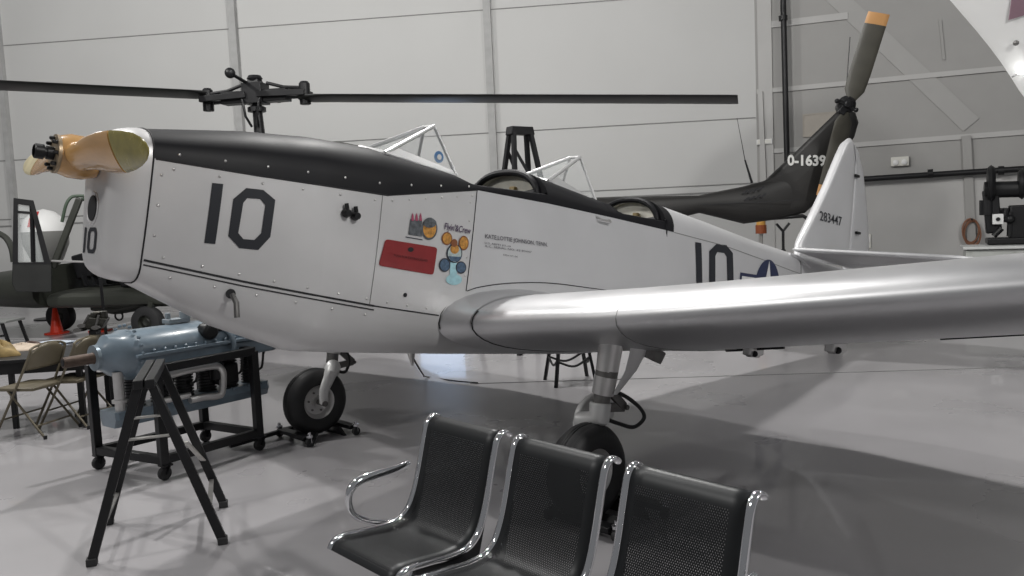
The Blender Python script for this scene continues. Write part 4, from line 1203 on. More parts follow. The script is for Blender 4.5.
hp = [hl(0, 233, 1.2), hl(8, 238, 1.2), hl(13, 250, 1.2)]
MB().tube(smoothpath([hl(-12, 229, .9), hl(0, 234, .9), hl(7, 239, .9), hl(12, 249, .9), hl(14, 262, .9)], 5), .05, 8).build('windshield_bow', M_OLIVE, heli)
# wheels under the belly
def hwheel(px, py, Y, r, name='ground_wheel'):
    c = HI @ at(px, py, Y)
    Wm = Matrix.Translation(c) @ Matrix.Rotation(math.pi / 2, 4, 'X')
    o = MB().lathe([(r * .45, -.09), (r * .7, -.10), (r * .93, -.085), (r, -.04), (r, .04), (r * .93, .085), (r * .7, .10), (r * .45, .09)], 32, Wm, caps=False).build(name, M_RUBBER, heli)
    MB().lathe([(.0001, -.04), (r * .2, -.06), (r * .4, -.03), (r * .48, -.08), (r * .48, .08), (r * .4, .03), (.0001, .05)], 24, Wm).build('wheel_hub', M_OLIVE, o)
    MB().bar(c + Vector((0, 0, .0)), Vector((c.x - .1, c.y, zb_ + .1)), .10, .07).build('wheel_strut', M_OLIVE, heli)
g_ = at(61, 316, 14.3)
hwheel(61, 316, 14.3, g_.z); 
g_ = at(146, 327, 13.0); hwheel(148, 322, 12.6, at(148, 322, 12.6).z)
MB().loft([hsec(2.9, zb_ - .10, zb_ + .05, .7), hsec(2.5, zb_ - .16, zb_ + .05, .8), hsec(2.0, zb_ - .05, zb_ + .05, .8)], True, True).build('belly_fairing', M_OLIVE, heli)
q = hl(119, 316, .6); MB().tube([q + Vector((.07 * math.cos(t), 0, .07 * math.sin(t))) for t in np.linspace(0, 2 * math.pi, 16)[:-1]], .015, 6, closed=True).build('tie_down_ring', M_FRAME, heli)

# ================================================================== ENGINE ON STAND
cs = [gr(*p, .1) for p in ((98, 455), (164, 465), (259, 437), (205, 429))]   # far-front, near-front, near-rear, far-rear
ex = ((cs[2] - cs[1]) + (cs[3] - cs[0])); ex.normalize(); ey = Vector((-ex.y, ex.x, 0)); 
e0 = (cs[0] + cs[1]) / 2; EM = frameM((e0.x, e0.y, 0), ex, ey, (0, 0, 1)); EI = EM.inverted()
hwS = abs(((cs[0] - cs[1])).dot(ey)) / 2; lnS = ((cs[2] - cs[1]).length + (cs[3] - cs[0]).length) / 2
def el(px, py, l=0): return EI @ hit(px, py, EM @ Vector((0, l, 0)), ey)
stand = thing('engine_stand', 'black square-tube rolling stand holding the grey-blue engine', 'stand', Mx=EM)
zr2 = el(258, 350, EI.__matmul__(cs[2]).y).z
tw = .055
def sbar(a, b, name='rail', w=tw): return MB().bar(a, b, w, w).build(name, M_FRAME, stand, bevel=.004)
cl = [EI @ c for c in cs]
for q_ in cl:
    for x, sy in ((q_.x, q_.y),):
        sbar((x, sy, .10), (x, sy, zr2), 'leg')
        c = MB().lathe([(.0001, -.018), (.038, -.018), (.045, -.010), (.045, .010), (.038, .018), (.0001, .018)], 18, Matrix.Translation((x, sy, .045)) @ Matrix.Rotation(math.pi / 2, 4, 'X')).build('caster', M_RUBBER, stand)
        MB().bar((x, sy - .026, .04), (x + .02, sy - .026, .098), .04, .006).bar((x, sy + .026, .04), (x + .02, sy + .026, .098), .04, .006).box((x + .01, sy, .098), (.07, .07, .012)).build('caster_fork', M_FRAME, c)
for i_, j_ in ((0, 1), (1, 2), (2, 3), (3, 0)):
    sbar((cl[i_].x, cl[i_].y, .135), (cl[j_].x, cl[j_].y, .135))
    if i_ != 0: sbar((cl[i_].x, cl[i_].y, zr2), (cl[j_].x, cl[j_].y, zr2))
eng = thing('aircraft_engine', 'grey-blue inverted inline aircraft engine resting on black rolling stand', 'engine', Mx=EM)
zax = el(95, 358).z
def esec(x, r, zc, w=None, bot=None, n=24):
    w = w or r; out = []
    for t in np.linspace(-.15 * math.pi, 1.15 * math.pi, n):
        out.append(Vector((x, w * math.cos(t), zc + r * math.sin(t))))
    zb = bot if bot is not None else zc - r * .6
    out += [Vector((x, -w * .95, zb)), Vector((x, w * .95, zb))]
    return out
xF = el(95, 358).x; xN = el(120, 345, 0).x; xR = el(212, 330, 0).x; xE = el(262, 330, 0).x
zt = el(150, 327, 0).z; zf = el(150, 351, -.2).z
rC = zt - zf
MB().loft([esec(xN + .02, rC * .98, zf, .195, zf - .10), esec(xN + .03, rC, zf, .20, zf - .10), esec(xR, rC, zf, .20, zf - .10), esec(xR + .02, rC * .96, zf, .19, zf - .10)], True, True).build('crankcase', M_BLUE, eng, angle=50)
# nose case
MB().loft([[Vector((xF, .075 * math.cos(t), zax + .075 * math.sin(t))) for t in np.linspace(0, 2 * math.pi, 27)[:-1]],
           [Vector((xF + .04, .10 * math.cos(t), zax + .10 * math.sin(t))) for t in np.linspace(0, 2 * math.pi, 27)[:-1]],
           [Vector((xF + .07, .125 * math.cos(t), (zax * .6 + zf * .4) + .135 * math.sin(t))) for t in np.linspace(0, 2 * math.pi, 27)[:-1]],
           [Vector((xN - .03, .19 * math.cos(t), zf - .01 + (rC + .0) * math.sin(t) * (1 if math.sin(t) > 0 else 1.25))) for t in np.linspace(0, 2 * math.pi, 27)[:-1]],
           [Vector((xN + .01, .205 * math.cos(t), zf - .01 + (rC + .018) * math.sin(t) * (1 if math.sin(t) > 0 else 1.25))) for t in np.linspace(0, 2 * math.pi, 27)[:-1]],
           [Vector((xN + .05, .205 * math.cos(t), zf - .01 + (rC + .018) * math.sin(t) * (1 if math.sin(t) > 0 else 1.25))) for t in np.linspace(0, 2 * math.pi, 27)[:-1]]], True, True).build('nose_case', M_BLUE, eng, angle=40)
MB().lathe([(.0001, 0), (.085, 0), (.085, .022), (.0001, .022)], 26, Matrix.Translation((xF - .012, 0, zax)) @ RX).build('shaft_flange', mat('flange_blue', (.22, .27, .31), .35, .4), eng)
tipx = el(63, 365).x
ps = MB().lathe([(.034, 0), (.036, .02), (.036, -tipx + xF - .02), (.046, -tipx + xF), (.05, -tipx + xF + .02)], 20, Matrix.Translation((tipx, 0, zax)) @ RX)
ps.build('propeller_shaft', mat('rusty_brown_steel', (.10, .07, .055), .5, .5, .2, 30), eng)
MB().lathe([(.0001, 0), (.022, 0), (.022, .012), (.0001, .012)], 14, Matrix.Translation((tipx - .004, 0, zax)) @ RX).build('shaft_bore', M_SEAM, eng)
# bolts round the nose flange and along the split line
bolt = MB().lathe([(.0001, -.004), (.011, -.004), (.011, .012), (.006, .016), (.0001, .016)], 6).build('case_bolt', M_BLUE, eng); first = True
def ebolt(p, n):
    global first
    z = Vector(n).normalized(); x = Vector((1, 0, 0)) if abs(z.x) < .8 else Vector((0, 1, 0)); x = (x - z * x.dot(z)).normalized()
    Mx = frameM(p, x, z.cross(x), z)
    if first: bolt.matrix_local = Mx; first = False
    else: dup(bolt, eng, Mx=Mx)
for i in range(13):
    t = -.35 + (math.pi + .7) * i / 12
    for dx in (0,): ebolt((xN + .045, .215 * math.cos(t), zf + (rC + .035) * math.sin(t)), (-1, 0, 0))
for x in np.linspace(xN + .12, xE - .08, 13): ebolt((x, -.215, zf - .005), (0, 0, 1))
MB().box(((xN + xE) / 2, 0, zf - .022), (xE - xN, .46, .024)).build('split_flange', M_BLUE, eng, bevel=.004)
MB().box(((xN + xE) / 2, 0, zf - .09), (xE - xN - .02, .38, .12)).build('upper_crankcase', M_BLUE, eng, bevel=.02)
# rear accessory case
MB().loft([esec(xR + .02, rC * .9, zf, .18, zf - .1), esec(xR + .12, rC * .55, zf, .18, zf - .1), esec(xE, rC * .45, zf, .17, zf - .1)], True, True).build('accessory_case', M_BLUE, eng, angle=40)
ac = MB()
ac.lathe([(.0001, 0), (.05, 0), (.055, .04), (.055, .12), (.04, .14), (.0001, .14)], 16, Matrix.Translation((xR + .08, -.10, zf + rC * .55)))
ac.lathe([(.0001, 0), (.06, 0), (.06, .16), (.0001, .16)], 16, Matrix.Translation((xR + .10, -.02, zf + rC * .75)) @ RX)
mq = el(207, 331, -.17)
ac.lathe([(.0001, -.05), (.055, -.05), (.06, -.02), (.06, .05), (.04, .07), (.0001, .07)], 18, Matrix.Translation(mq) @ Matrix.Rotation(math.pi / 2, 4, 'X'))
ac.lathe([(.0001, -.04), (.03, -.04), (.03, .10), (.0001, .10)], 12, Matrix.Translation(mq + Vector((.09, 0, .03))))
ac.build('magneto', M_BLACK, eng, bevel=.005)
cyl = MB().lathe([(.0001, 0), (.045, 0), (.045, .07), (.05, .075), (.05, .09), (.02, .10), (.0001, .10)], 18, Matrix.Translation((xE - .04, -.16, zf + .01))); cyl.build('filter_can', mat('pale_blue_grey', (.26, .30, .33), .4), eng)
fl2 = MB().box((xN + .42, .02, zt + .02), (.16, .10, .03)).lathe([(.03, 0), (.04, 0), (.04, .05), (.03, .05)], 14, Matrix.Translation((xN + .48, .0, zt + .03))).box((xN + .36, .02, zt + .05), (.03, .03, .06)); fl2.build('breather_fitting', MATS['pale_blue_grey'], eng, bevel=.004)
MB().tube(smoothpath([(xR - .08, -.05, zt + .005), (xR - .06, -.13, zt - .05), (xR + .0, -.20, zf + .05), (xR + .02, -.235, zf - .04), (xR - .01, -.235, zf - .14)], 6), .018, 10).build('oil_pipe', M_BLUE, eng)
# six cylinders hanging below with fins, valve cover at the bottom
zc1 = el(108, 431, -.12).z; zc0 = zf - .14
n6 = 6; xs6 = np.linspace(xN + .06, xE - .15, n6)
for x in xs6:
    prof = [(.0001, 0)]
    z = 0; H_ = zc0 - zc1 - .10
    for i in range(12):
        z0 = H_ * i / 12; prof += [(.052, z0), (.066, z0 + .004), (.066, z0 + H_ / 24), (.052, z0 + H_ / 24 + .003)]
    prof.append((.0001, H_))
    MB().lathe(prof, 18, Matrix.Translation((x, -.02, zc1 + .10))).build('cylinder', mat('dark_fins', (.05, .05, .052), .5, .4), eng)
zvc = zc1 + .055
MB().loft([[Vector((x, y * k2, z)) for y, z in ((-.13, zvc + .05), (.09, zvc + .05), (.10, zvc), (.07, zvc - .055), (-.11, zvc - .055), (-.14, zvc))] for x, k2 in ((xN - .13, .9), (xN - .11, 1), (xE - .08, 1), (xE - .06, .9))], True, True).build('valve_cover', M_BLUE, eng, angle=30)
for x in np.linspace(xN + .02, xE - .12, 9): MB().box((x, -.135, zvc + .045), (.035, .03, .022)).build('cover_lug', M_BLUE, eng, bevel=.004)
# vertical shaft housing at the front, intake manifold, plugs and wires
MB().tube([(xN - .07, -.08, zf - .12), (xN - .07, -.08, zc1 + .10)], .034, 14).lathe([(.0001, 0), (.05, 0), (.05, .02), (.0001, .02)], 14, Matrix.Translation((xN - .07, -.08, zc1 + .16))).build('drive_tube', M_ALU, eng)
zi = el(195, 372, -.2).z
q1 = el(170, 375, -.2); q2 = el(214, 366, -.2); q3 = el(223, 375, -.2); q4 = el(222, 392, -.2); q5 = el(205, 397, -.2)
MB().tube(smoothpath([el(160, 378, -.2), q1, el(190, 370, -.2), q2, el(220, 368, -.2), q3, q4, el(217, 396, -.2), q5, el(190, 400, -.2)], 6), .026, 12).build('intake_pipe', M_ALU, eng)
for i, x in enumerate(xs6):
    wr = MB().tube(smoothpath([(x, -.09, zc1 + .20), (x + .02, -.15, zc1 + .22), (x + .03, -.17, zc1 + .33), (x + .05, -.15, zc0 - .02)], 4), .009, 6)
    wr.lathe([(.0001, 0), (.016, 0), (.016, .06), (.0001, .06)], 8, Matrix.Translation((x, -.07, zc1 + .20)) @ Matrix.Rotation(math.pi / 2, 4, 'X'))
    wr.build('ignition_wire', M_HOSE, eng)
for x in (xN + .16, xN + .28): MB().tube([(x, -.17, zc1 + .13), (x + .09, -.17, zc1 + .13)], .022, 10).build('cylinder_clamp', M_ALU, eng)
MB().box(((xs6[3] + xs6[4]) / 2, -.12, zc1 + .22), (.16, .10, .14)).lathe([(.0001, 0), (.05, 0), (.05, .12), (.0001, .12)], 14, Matrix.Translation((xs6[3], -.16, zc1 + .20))).build('carburettor', M_BLACK, eng, bevel=.01)

# ================================================================== A-FRAME TRESTLE (front left)
sA = [gr(92, 566), gr(107, 524), gr(223, 543), gr(226, 507)]   # near-left, far-left, near-right, far-right
mN = (sA[0] + sA[2]) / 2; mF = (sA[1] + sA[3]) / 2
sx_ = (mF - mN); SL = sx_.length; sx_.normalize(); sy_ = Vector((-sx_.y, sx_.x, 0))
so = (mN + mF) / 2; SM = frameM((so.x, so.y, 0), sx_, sy_, (0, 0, 1)); SI = SM.inverted()
hz_ = (SI @ hit(143, 384, SM @ Vector((-SL / 2, 0, 0)), sx_)).z
trs = thing('folding_trestle', 'black folding A-frame trestle standing in front of the engine', 'trestle', Mx=SM)
wl = abs((sA[0] - sA[2]).dot(sy_)) / 2
MB().box((0, .026, hz_ + .005), (SL + .10, .045, .045)).build('top_rail', M_FRAME, trs, bevel=.004)
MB().box((0, -.026, hz_ + .005), (SL + .10, .045, .045)).build('top_rail', M_FRAME, trs, bevel=.004)
for x in (-SL / 2, SL / 2):
    for sg in (1, -1):
        MB().bar((x, sg * .03, hz_), (x, sg * wl, .02), .045, .035, up=(1, 0, 0)).build('leg', M_FRAME, trs, bevel=.004)
        MB().box((x, sg * wl, .02), (.05, .05, .04)).build('foot', M_RUBBER, trs, bevel=.006)
for sg in (1, -1):
    y1 = .03 + (wl - .03) * .80; z1 = hz_ * .20
    MB().bar((-SL / 2, sg * y1, z1), (SL / 2, sg * y1, z1), .025, .012).build('spreader_bar', M_DARKALU, trs)
for zz in (.81, .69):
    y1 = .03 + (wl - .03) * (1 - zz)
    MB().bar((-SL / 2, -y1, hz_ * zz), (-SL / 2, y1, hz_ * zz), .03, .008).build('cross_strap', M_PIPE, trs)
MB().bar((SL / 2 - .02, -wl * .7, hz_ * .34), (SL / 2 - .16, -wl * .45, hz_ * .52), .03, .008).build('lock_strap', M_PIPE, trs)

# ================================================================== LEFT WORK AREA
def folding_chair(loc, rz, label):
    t = thing('folding_chair', label, 'chair', loc, group='tan metal folding chairs'); t.rotation_euler = (0, 0, rz); t.scale = (.94, .94, .94)
    # local: sitter faces +y ; back at -y
    w = .20
    for sg in (1, -1):
        MB().tube(smoothpath([(sg * (w + .03), .24, .0), (sg * (w + .02), .0, .40), (sg * w, -.17, .72), (sg * (w - .03), -.185, .79), (0, -.19, .815)], 6), .011, 8).build('front_leg', M_TAN, t)
        MB().tube([(sg * (w + .005), -.27, 0), (sg * (w - .01), .10, .43)], .010, 8).build('rear_leg', M_TAN, t)
        MB().lathe([(.0001, 0), (.015, 0), (.015, .03), (.0001, .03)], 10, Matrix.Translation((sg * (w + .03), .24, 0))).build('foot', M_RUBBER, t)
        MB().lathe([(.0001, 0), (.015, 0), (.015, .03), (.0001, .03)], 10, Matrix.Translation((sg * (w + .005), -.265, 0))).build('foot', M_RUBBER, t)
    MB().tube([(-w - .02, .14, .17), (w + .02, .14, .17)], .008, 8).build('stretcher', M_TAN, t)
    MB().tube([(-w, -.18, .11), (w, -.18, .11)], .008, 8).build('stretcher', M_TAN, t)
    # curved back panel
    rings = []
    for i in range(9):
        u = i / 8; z = .60 + .205 * u; y = -.115 - .08 * u
        ww = w - .006 - (.11 * max(0, (u - .55) / .45) ** 2)
        rings.append([Vector((x * ww, y - .025 * (1 - x * x), z + (.01 * (1 - x * x) if u > .9 else 0))) for x in np.linspace(-1, 1, 11)])
    bk = MB().loft(rings, False, False).build('backrest', M_TAN, t); sd = bk.modifiers.new('s', 'SOLIDIFY'); sd.thickness = .008
    o = [(-.19, -.17), (.19, -.17), (.205, .0), (.20, .18), (.17, .215), (-.17, .215), (-.20, .18), (-.205, 0)]
    MB().prism(o, .03, Matrix.Translation((0, .0, .43))).build('seat', M_TAN, t, bevel=.008)
    return t
cA = gr(33, 441); cB = gr(76, 426)
cdir = (cB - cA); cdir.z = 0; cdir.normalize()
cx_ = (cA + cB) / 2
# rear legs of the chair face the viewer
fwd = Vector((-cdir.y, cdir.x, 0))
if fwd.y < 0: fwd = -fwd
rz = math.atan2(fwd.y, fwd.x) - math.pi / 2
folding_chair(cx_ + fwd * .25 + Vector((.07, 0, 0)), rz, 'tan metal folding chair with its back to the viewer, pulled up to the work table')
c2 = gr(84, 415); 
c2p = hit(76, 377, Vector((0, 0, .41)), Vector((0, 0, 1)))
folding_chair(Vector((c2p.x, c2p.y, 0)), 1.35, 'tan metal folding chair half hidden behind the engine nose')
# work table
tz = .70
T1 = gr(80, 419); T2 = gr(30, 421); 
tdx = Vector((1, .12, 0)).normalized(); tdy = Vector((-.12, 1, 0)).normalized()
to = at(20, 360, 6.75)
TM = frameM((to.x, to.y, 0), tdx, tdy, (0, 0, 1))
tab = thing('work_table', 'black work table covered with cloths and parts at the left edge', 'table', Mx=TM)
tz = (TM.inverted() @ hit(60, 357, TM @ Vector((0, 0, 0)), tdy)).z
TI = TM.inverted()
txr = (TI @ hit(116, 352, to, tdy)).x; txl = (TI @ hit(84, 357, to, tdy)).x
MB().box(((txr - 1.4) / 2, .38, tz - .015), (txr + 1.4, .76, .03)).build('table_top', M_BLACK, tab, bevel=.004)
MB().frame([(-1.36, .04), (txr - .04, .04), (txr - .04, .72), (-1.36, .72)], [(-1.33, .07), (txr - .07, .07), (txr - .07, .69), (-1.33, .69)], .10, Matrix.Translation((0, 0, tz - .08))).build('apron', M_BLACK, tab)
for x in (-1.3, txl - .08):
    for y in (.08, .68):
        MB().bar((x, y, 0), (x, y, tz - .03), .045, .045).build('leg', M_FRAME, tab, bevel=.003)
for x in (to.x * 0 + (TI @ gr(31, 421)).x,):
    MB().bar((x, .08, 0), (x, .08, tz - .03), .04, .04).build('leg', M_FRAME, tab, bevel=.003)
def on_table(px, py): return hit(px, py, Vector((0, 0, tz)), Vector((0, 0, 1)))
def lump(name, px, py, size, m, label, cat, seed=0, group=None, ang=0, flat=.5):
    p = on_table(px, py)
    rnd = random.Random(seed)
    mb = MB(); n = 14; rings = []
    ph = [rnd.uniform(0, 6.28) for _ in range(6)]
    for i in range(9):
        u = i / 8; r = math.cos(u * math.pi / 2) ** .6 if i < 8 else .0001
        rings.append([Vector((size[0] * r * math.cos(t) * (1 + .16 * math.sin(3 * t + ph[0] + 2 * u) + .10 * math.sin(5 * t + ph[1])), size[1] * r * math.sin(t) * (1 + .14 * math.sin(2 * t + ph[2])), size[2] * u * (1 + .25 * math.sin(3 * t + ph[3] + u * 3)))) for t in np.linspace(0, 2 * math.pi, 29)[:-1]])
    mb.loft(rings, True, True)
    o = mb.build(name, m, None, angle=60); o.location = (p.x, p.y, tz + .001); o.rotation_euler = (0, 0, ang)
    return tag(o, label, cat, group)
M_CLOTH = mat('brown_cloth', (.30, .20, .12), .8, 0, .3, 25)
lump('crumpled_bag', 2, 356, (.15, .10, .12), mat('yellow_tan_bag', (.27, .19, .075), .7, 0, .35, 18), 'crumpled yellow and tan bag at the left end of the work table', 'bag', 3)
lump('cloth', 22, 349, (.26, .16, .05), mat('pale_cloth', (.46, .38, .30), .8, 0, .2, 20), 'pale crumpled cloth lying beside the yellow bag', 'cloth', 5)
lump('leather_glove', 30, 348, (.13, .06, .055), mat('dark_brown_leather', (.05, .022, .014), .55, 0, .2, 20), 'dark brown folded leather piece on the pale cloth', 'glove', 8, ang=.3)
p = on_table(57, 344)
pp = thing('paper_stack', 'pale blue-grey sheets of paper at the right half of the work table', 'paper', (p.x, p.y, tz))
for i in range(4): 
    o = MB().box((random.uniform(-.06, .06), random.uniform(-.04, .04), .004 + i * .006), (.34, .24, .005), Euler((0, 0, random.uniform(-.5, .5))).to_matrix()).build('sheet', mat('blue_grey_paper', (.42, .47, .54), .6), pp, smooth=False)
# dark machine parts standing beside the table end (near the second cone)
pz = hit(97, 352, Vector((0, 0, tz)), Vector((0, 0, 1)))
mp = thing('machine_part', 'dark greasy machine part with rods standing on the right end of the work table', 'machine', (pz.x, pz.y, tz + .001))
mp.scale = (.75, .75, .36)
bse = MB().box((0, 0, .02), (.42, .34, .04)).build('base_plate', M_BLACK, mp, bevel=.006)
MB().bar((-.02, 0, .04), (.0, 0, .55), .10, .10).build('column', M_BLACK, mp, bevel=.01)
g = MB().tube([(-.16, 0, .55), (-.04, 0, .74), (.04, -.02, .98)], [.05, .07, .05], 10).tube([(-.05, .04, .55), (.10, .02, .80), (.12, 0, 1.0)], [.06, .06, .04], 10).box((.03, 0, .72), (.20, .16, .26), Euler((.1, .3, .2)).to_matrix())
g.build('gear_housing', mat('greasy_dark', (.035, .034, .028), .4, .3, .4, 25), mp, bevel=.01)
for (a, b) in (((-.12, -.08, .60), (.0, -.1, .95)), ((.05, -.09, .58), (.1, -.08, .92)), ((-.2, -.02, .52), (-.12, -.06, .70))):
    MB().tube([a, b], .014, 8).build('rod', M_DARKALU, mp)
for (x, z) in ((-.15, .58), (-.10, .68), (.06, .62)): MB().lathe([(.02, -.02), (.05, -.02), (.05, .02), (.02, .02)], 14, Matrix.Translation((x, -.09, z)) @ Matrix.Rotation(math.pi / 2, 4, 'X')).build('pulley', M_DARKALU, mp)
MB().box((.06, -.03, .98), (.08, .07, .04)).build('cap', mat('pale_metal', (.16, .15, .13), .5, .3), mp, bevel=.008)
# tall thin rod rising in front of the helicopter sill
pr0 = at(107, 330, 7.2)
rodt = thing('upright_rod', 'thin dark upright rod standing behind the engine below the trainer nose', 'rod', (pr0.x, pr0.y, 0))
MB().tube([(0, 0, 0.02), (-.02, 0, at(107.5, 278, 7.2).z)], .014, 8).build('shaft', M_FRAME, rodt); MB().lathe([(.0001, 0), (.12, 0), (.12, .012), (.03, .03), (.0001, .03)], 20).build('base', M_FRAME, rodt)
# traffic cones
def cone(loc, label, h=.46):
    t = thing('traffic_cone', label, 'cone', loc, group='orange traffic cones')
    MB().lathe([(.0001, 0), (.115, .0), (.105, .03), (.035, h - .01), (.03, h), (.018, h), (.0001, h - .03)], 24).build('cone_body', M_CONE, t)
    MB().prism([(.16, .11), (.11, .16), (-.11, .16), (-.16, .11), (-.16, -.11), (-.11, -.16), (.11, -.16), (.16, -.11)], .025, Matrix.Translation((0, 0, .0125))).build('cone_base', M_CONE, t)
    return t
g0 = gr(57, 333.5)
cone(g0, 'orange traffic cone in front of the black wheel under the helicopter', at(57, 308, g0.y).z)
g1 = gr(100.5, 331); cone(g1, 'orange traffic cone right of the wheel, mostly hidden by dark machine parts', at(101, 313.5, g1.y).z)
# small grey side table at the far left
st_ = gr(20, 345)
tt = thing('small_table', 'small grey-topped table with black legs at the left edge under the helicopter nose', 'table', (st_.x - .50, st_.y + .1, 0))
hst = at(10, 321, st_.y).z
MB().box((0, 0, hst), (.82, .50, .035)).build('table_top', mat('grey_top', (.20, .205, .20), .6), tt, bevel=.006)
for x, y in ((-.35, -.22), (.36, -.22), (-.35, .22), (.36, .22)): MB().bar((x * .9, y, hst), (x * 1.18, y * 1.05, 0), .04, .04).build('leg', M_FRAME, tt)
MB().bar((-.38, -.22, hst * .35), (.38, -.22, hst * .45), .03, .03).build('stretcher', M_FRAME, tt)
# round white and red nose behind the open door
dm = at(45, 232, 16.4)
nm = thing('aircraft_nose', 'rounded white aircraft nose with red stripe seen behind the open helicopter door', 'aircraft', (dm.x, dm.y, 0))
RY = Matrix.Translation((0, 0, dm.z - .35)) @ Matrix.Rotation(-.25, 4, 'Y')
MB().lathe([(.0001, 1.22), (.2, 1.16), (.36, 1.02), (.42, .85), (.43, .76)], 28, Matrix.Translation((0, 0, dm.z - .75)) , caps=False).build('white_cap', M_WHITE, nm)
MB().lathe([(.43, .76), (.42, .5), (.30, .2), (.16, 0), (.0001, -.02)], 28, Matrix.Translation((0, 0, dm.z - .75)), caps=False).build('grey_lower', mat('mid_grey', (.20, .20, .19), .5), nm)
mbs = MB(); R = []
for t in np.linspace(-1.2, .4, 12):
    rr = [(.2, 1.165), (.36, 1.025), (.425, .855)]
    R.append([Vector((math.cos(t - 1.2) * (r + .004), math.sin(t - 1.2) * (r + .004), z + dm.z - .75)) for r, z in rr])
mbs.loft([[r[i] for r in R[4:8]] for i in range(3)], False, False).build('red_stripe', mat('stripe_red', (.45, .03, .03), .4), nm)
MB().lathe([(.0001, 0), (.35, 0), (.35, .03), (.06, .05), (.06, dm.z - .72), (.0001, dm.z - .72)], 20).build('pedestal', M_FRAME, nm)
# dark wheeled equipment behind the engine stand
eq = gr(268, 349); eq.z = 0
de = thing('ground_cart', 'low black wheeled cart behind the engine stand under the trainer belly', 'cart', (eq.x, eq.y + .25, 0))
MB().box((.02, 0, .20), (.62, .5, .14)).build('chassis', M_BLACK, de, bevel=.03)
MB().loft([hsec(-.2, .24, .42, .22), hsec(.05, .24, .38, .22), hsec(.32, .2, .26, .2)], True, True).build('cover', M_BLACK, de)
for x in (-.20, .22):
    for y in (-.28, .28):
        w_ = MB().lathe([(.05, -.05), (.10, -.055), (.125, -.03), (.125, .03), (.10, .055), (.05, .05)], 24, Matrix.Translation((x, y, .127)) @ Matrix.Rotation(math.pi / 2, 4, 'X'), caps=False).build('wheel', M_RUBBER, de)
        MB().lathe([(.0001, -.03), (.03, -.04), (.06, -.035), (.06, .035), (.03, .04), (.0001, .03)], 18, Matrix.Translation((x, y, .127)) @ Matrix.Rotation(math.pi / 2, 4, 'X')).build('wheel_hub', M_PIPE, w_)

# ================================================================== BEHIND THE TRAINER
# tall trestle
tq = at(520, 132, 10.0)
tb_ = thing('maintenance_trestle', 'tall black steel trestle rising behind the trainer between its windshields', 'trestle', (tq.x, tq.y, 0)); tb_.rotation_euler = (0, 0, .62)
H3 = at(518, 131, 10).z
MB().box((0, 0, H3), (.36, .14, .10), None, (.9, .9)).build('top_beam', M_FRAME, tb_, bevel=.008)
for sx in (-1, 1):
    for sy in (-1, 1):
        MB().bar((sx * .13, sy * .045, H3 - .03), (sx * .46, sy * .42, 0), .05, .05).build('leg', M_FRAME, tb_)
for zz, w1, w2 in ((.72, .1, .1),):
    for sy in (-1, 1):
        a = Vector((-.13 - .33 * .08, sy * .075, H3 * .92)); b = Vector((.13 + .33 * .35, sy * .176, H3 * .65))
        MB().bar(a, b, .03, .03).build('brace', M_FRAME, tb_)
for sy in (-1, 1): MB().bar((-.295, sy * .23, H3 * .5), (.295, sy * .23, H3 * .5), .035, .035).build('cross_rail', M_FRAME, tb_)
for sx in (-1, 1): MB().bar((sx * .295, -.23, H3 * .5), (sx * .295, .23, H3 * .5), .035, .035).build('cross_rail', M_FRAME, tb_)
# stool with wire braces
ss = [gr(*p) for p in ((545, 380), (556, 388), (587, 376), (596, 383))]
cS = sum(ss, Vector()) / 4
sto = thing('stool', 'black stool with four legs standing on the floor beyond the trainer wing', 'stool', (cS.x, cS.y, 0))
Hs = .60
for p in ss:
    d = p - cS
    MB().bar((d.x, d.y, 0), (d.x * .55, d.y * .55, Hs), .028, .028).build('leg', M_FRAME, sto)
MB().lathe([(.0001, Hs), (.17, Hs), (.18, Hs + .02), (.17, Hs + .04), (.0001, Hs + .045)], 24).build('seat', M_BLACK, sto)
for a, b in ((0, 2), (1, 3), (0, 1), (2, 3)):
    p, q = ss[a] - cS, ss[b] - cS
    MB().tube(smoothpath([(p.x * .82, p.y * .82, .24), ((p.x + q.x) * .41, (p.y + q.y) * .41, .18), (q.x * .82, q.y * .82, .26)], 6), .012, 6).build('brace', M_FRAME, sto)
# cable from belly to the floor
c0 = gr(427, 378); c1 = gr(455, 382); c2_ = gr(478, 384)
top_ = PMX @ Vector((pl(413, 358, .15).x, .15, pl(413, 358, .15).z))
cbl = MB().tube(smoothpath([top_, top_.lerp(c0, .6) + Vector((0, 0, -.02)), c0 + Vector((0, 0, .012)), c1 + Vector((0, 0, .012)), c2_ + Vector((0, 0, .012))], 6), .007, 6).build('ground_cable', M_HOSE, None)
tag(cbl, 'thin black cable hanging from the trainer belly to the floor', 'cable')
# beacon on a slim stand beyond the turtle deck
bq = at(761, 226, 15.0)
bc = thing('warning_beacon', 'small orange and brown beacon on a post beyond the trainer rear deck', 'beacon', (bq.x, bq.y, 0))
MB().tube([(0, 0, .02), (0, 0, bq.z - .14)], .03, 10).lathe([(.0001, 0), (.2, 0), (.2, .03), (.0001, .03)], 20).build('post', M_PIPE, bc)
MB().lathe([(.0001, bq.z - .14), (.10, bq.z - .14), (.10, bq.z + .02), (.0001, bq.z + .02)], 18).build('brown_base', mat('brown_orange', (.28, .07, .02), .5), bc)
MB().lathe([(.0001, bq.z + .02), (.085, bq.z + .02), (.08, bq.z + .10), (.04, bq.z + .14), (.0001, bq.z + .145)], 18).build('amber_dome', mat('amber', (.60, .32, .07), .35), bc)
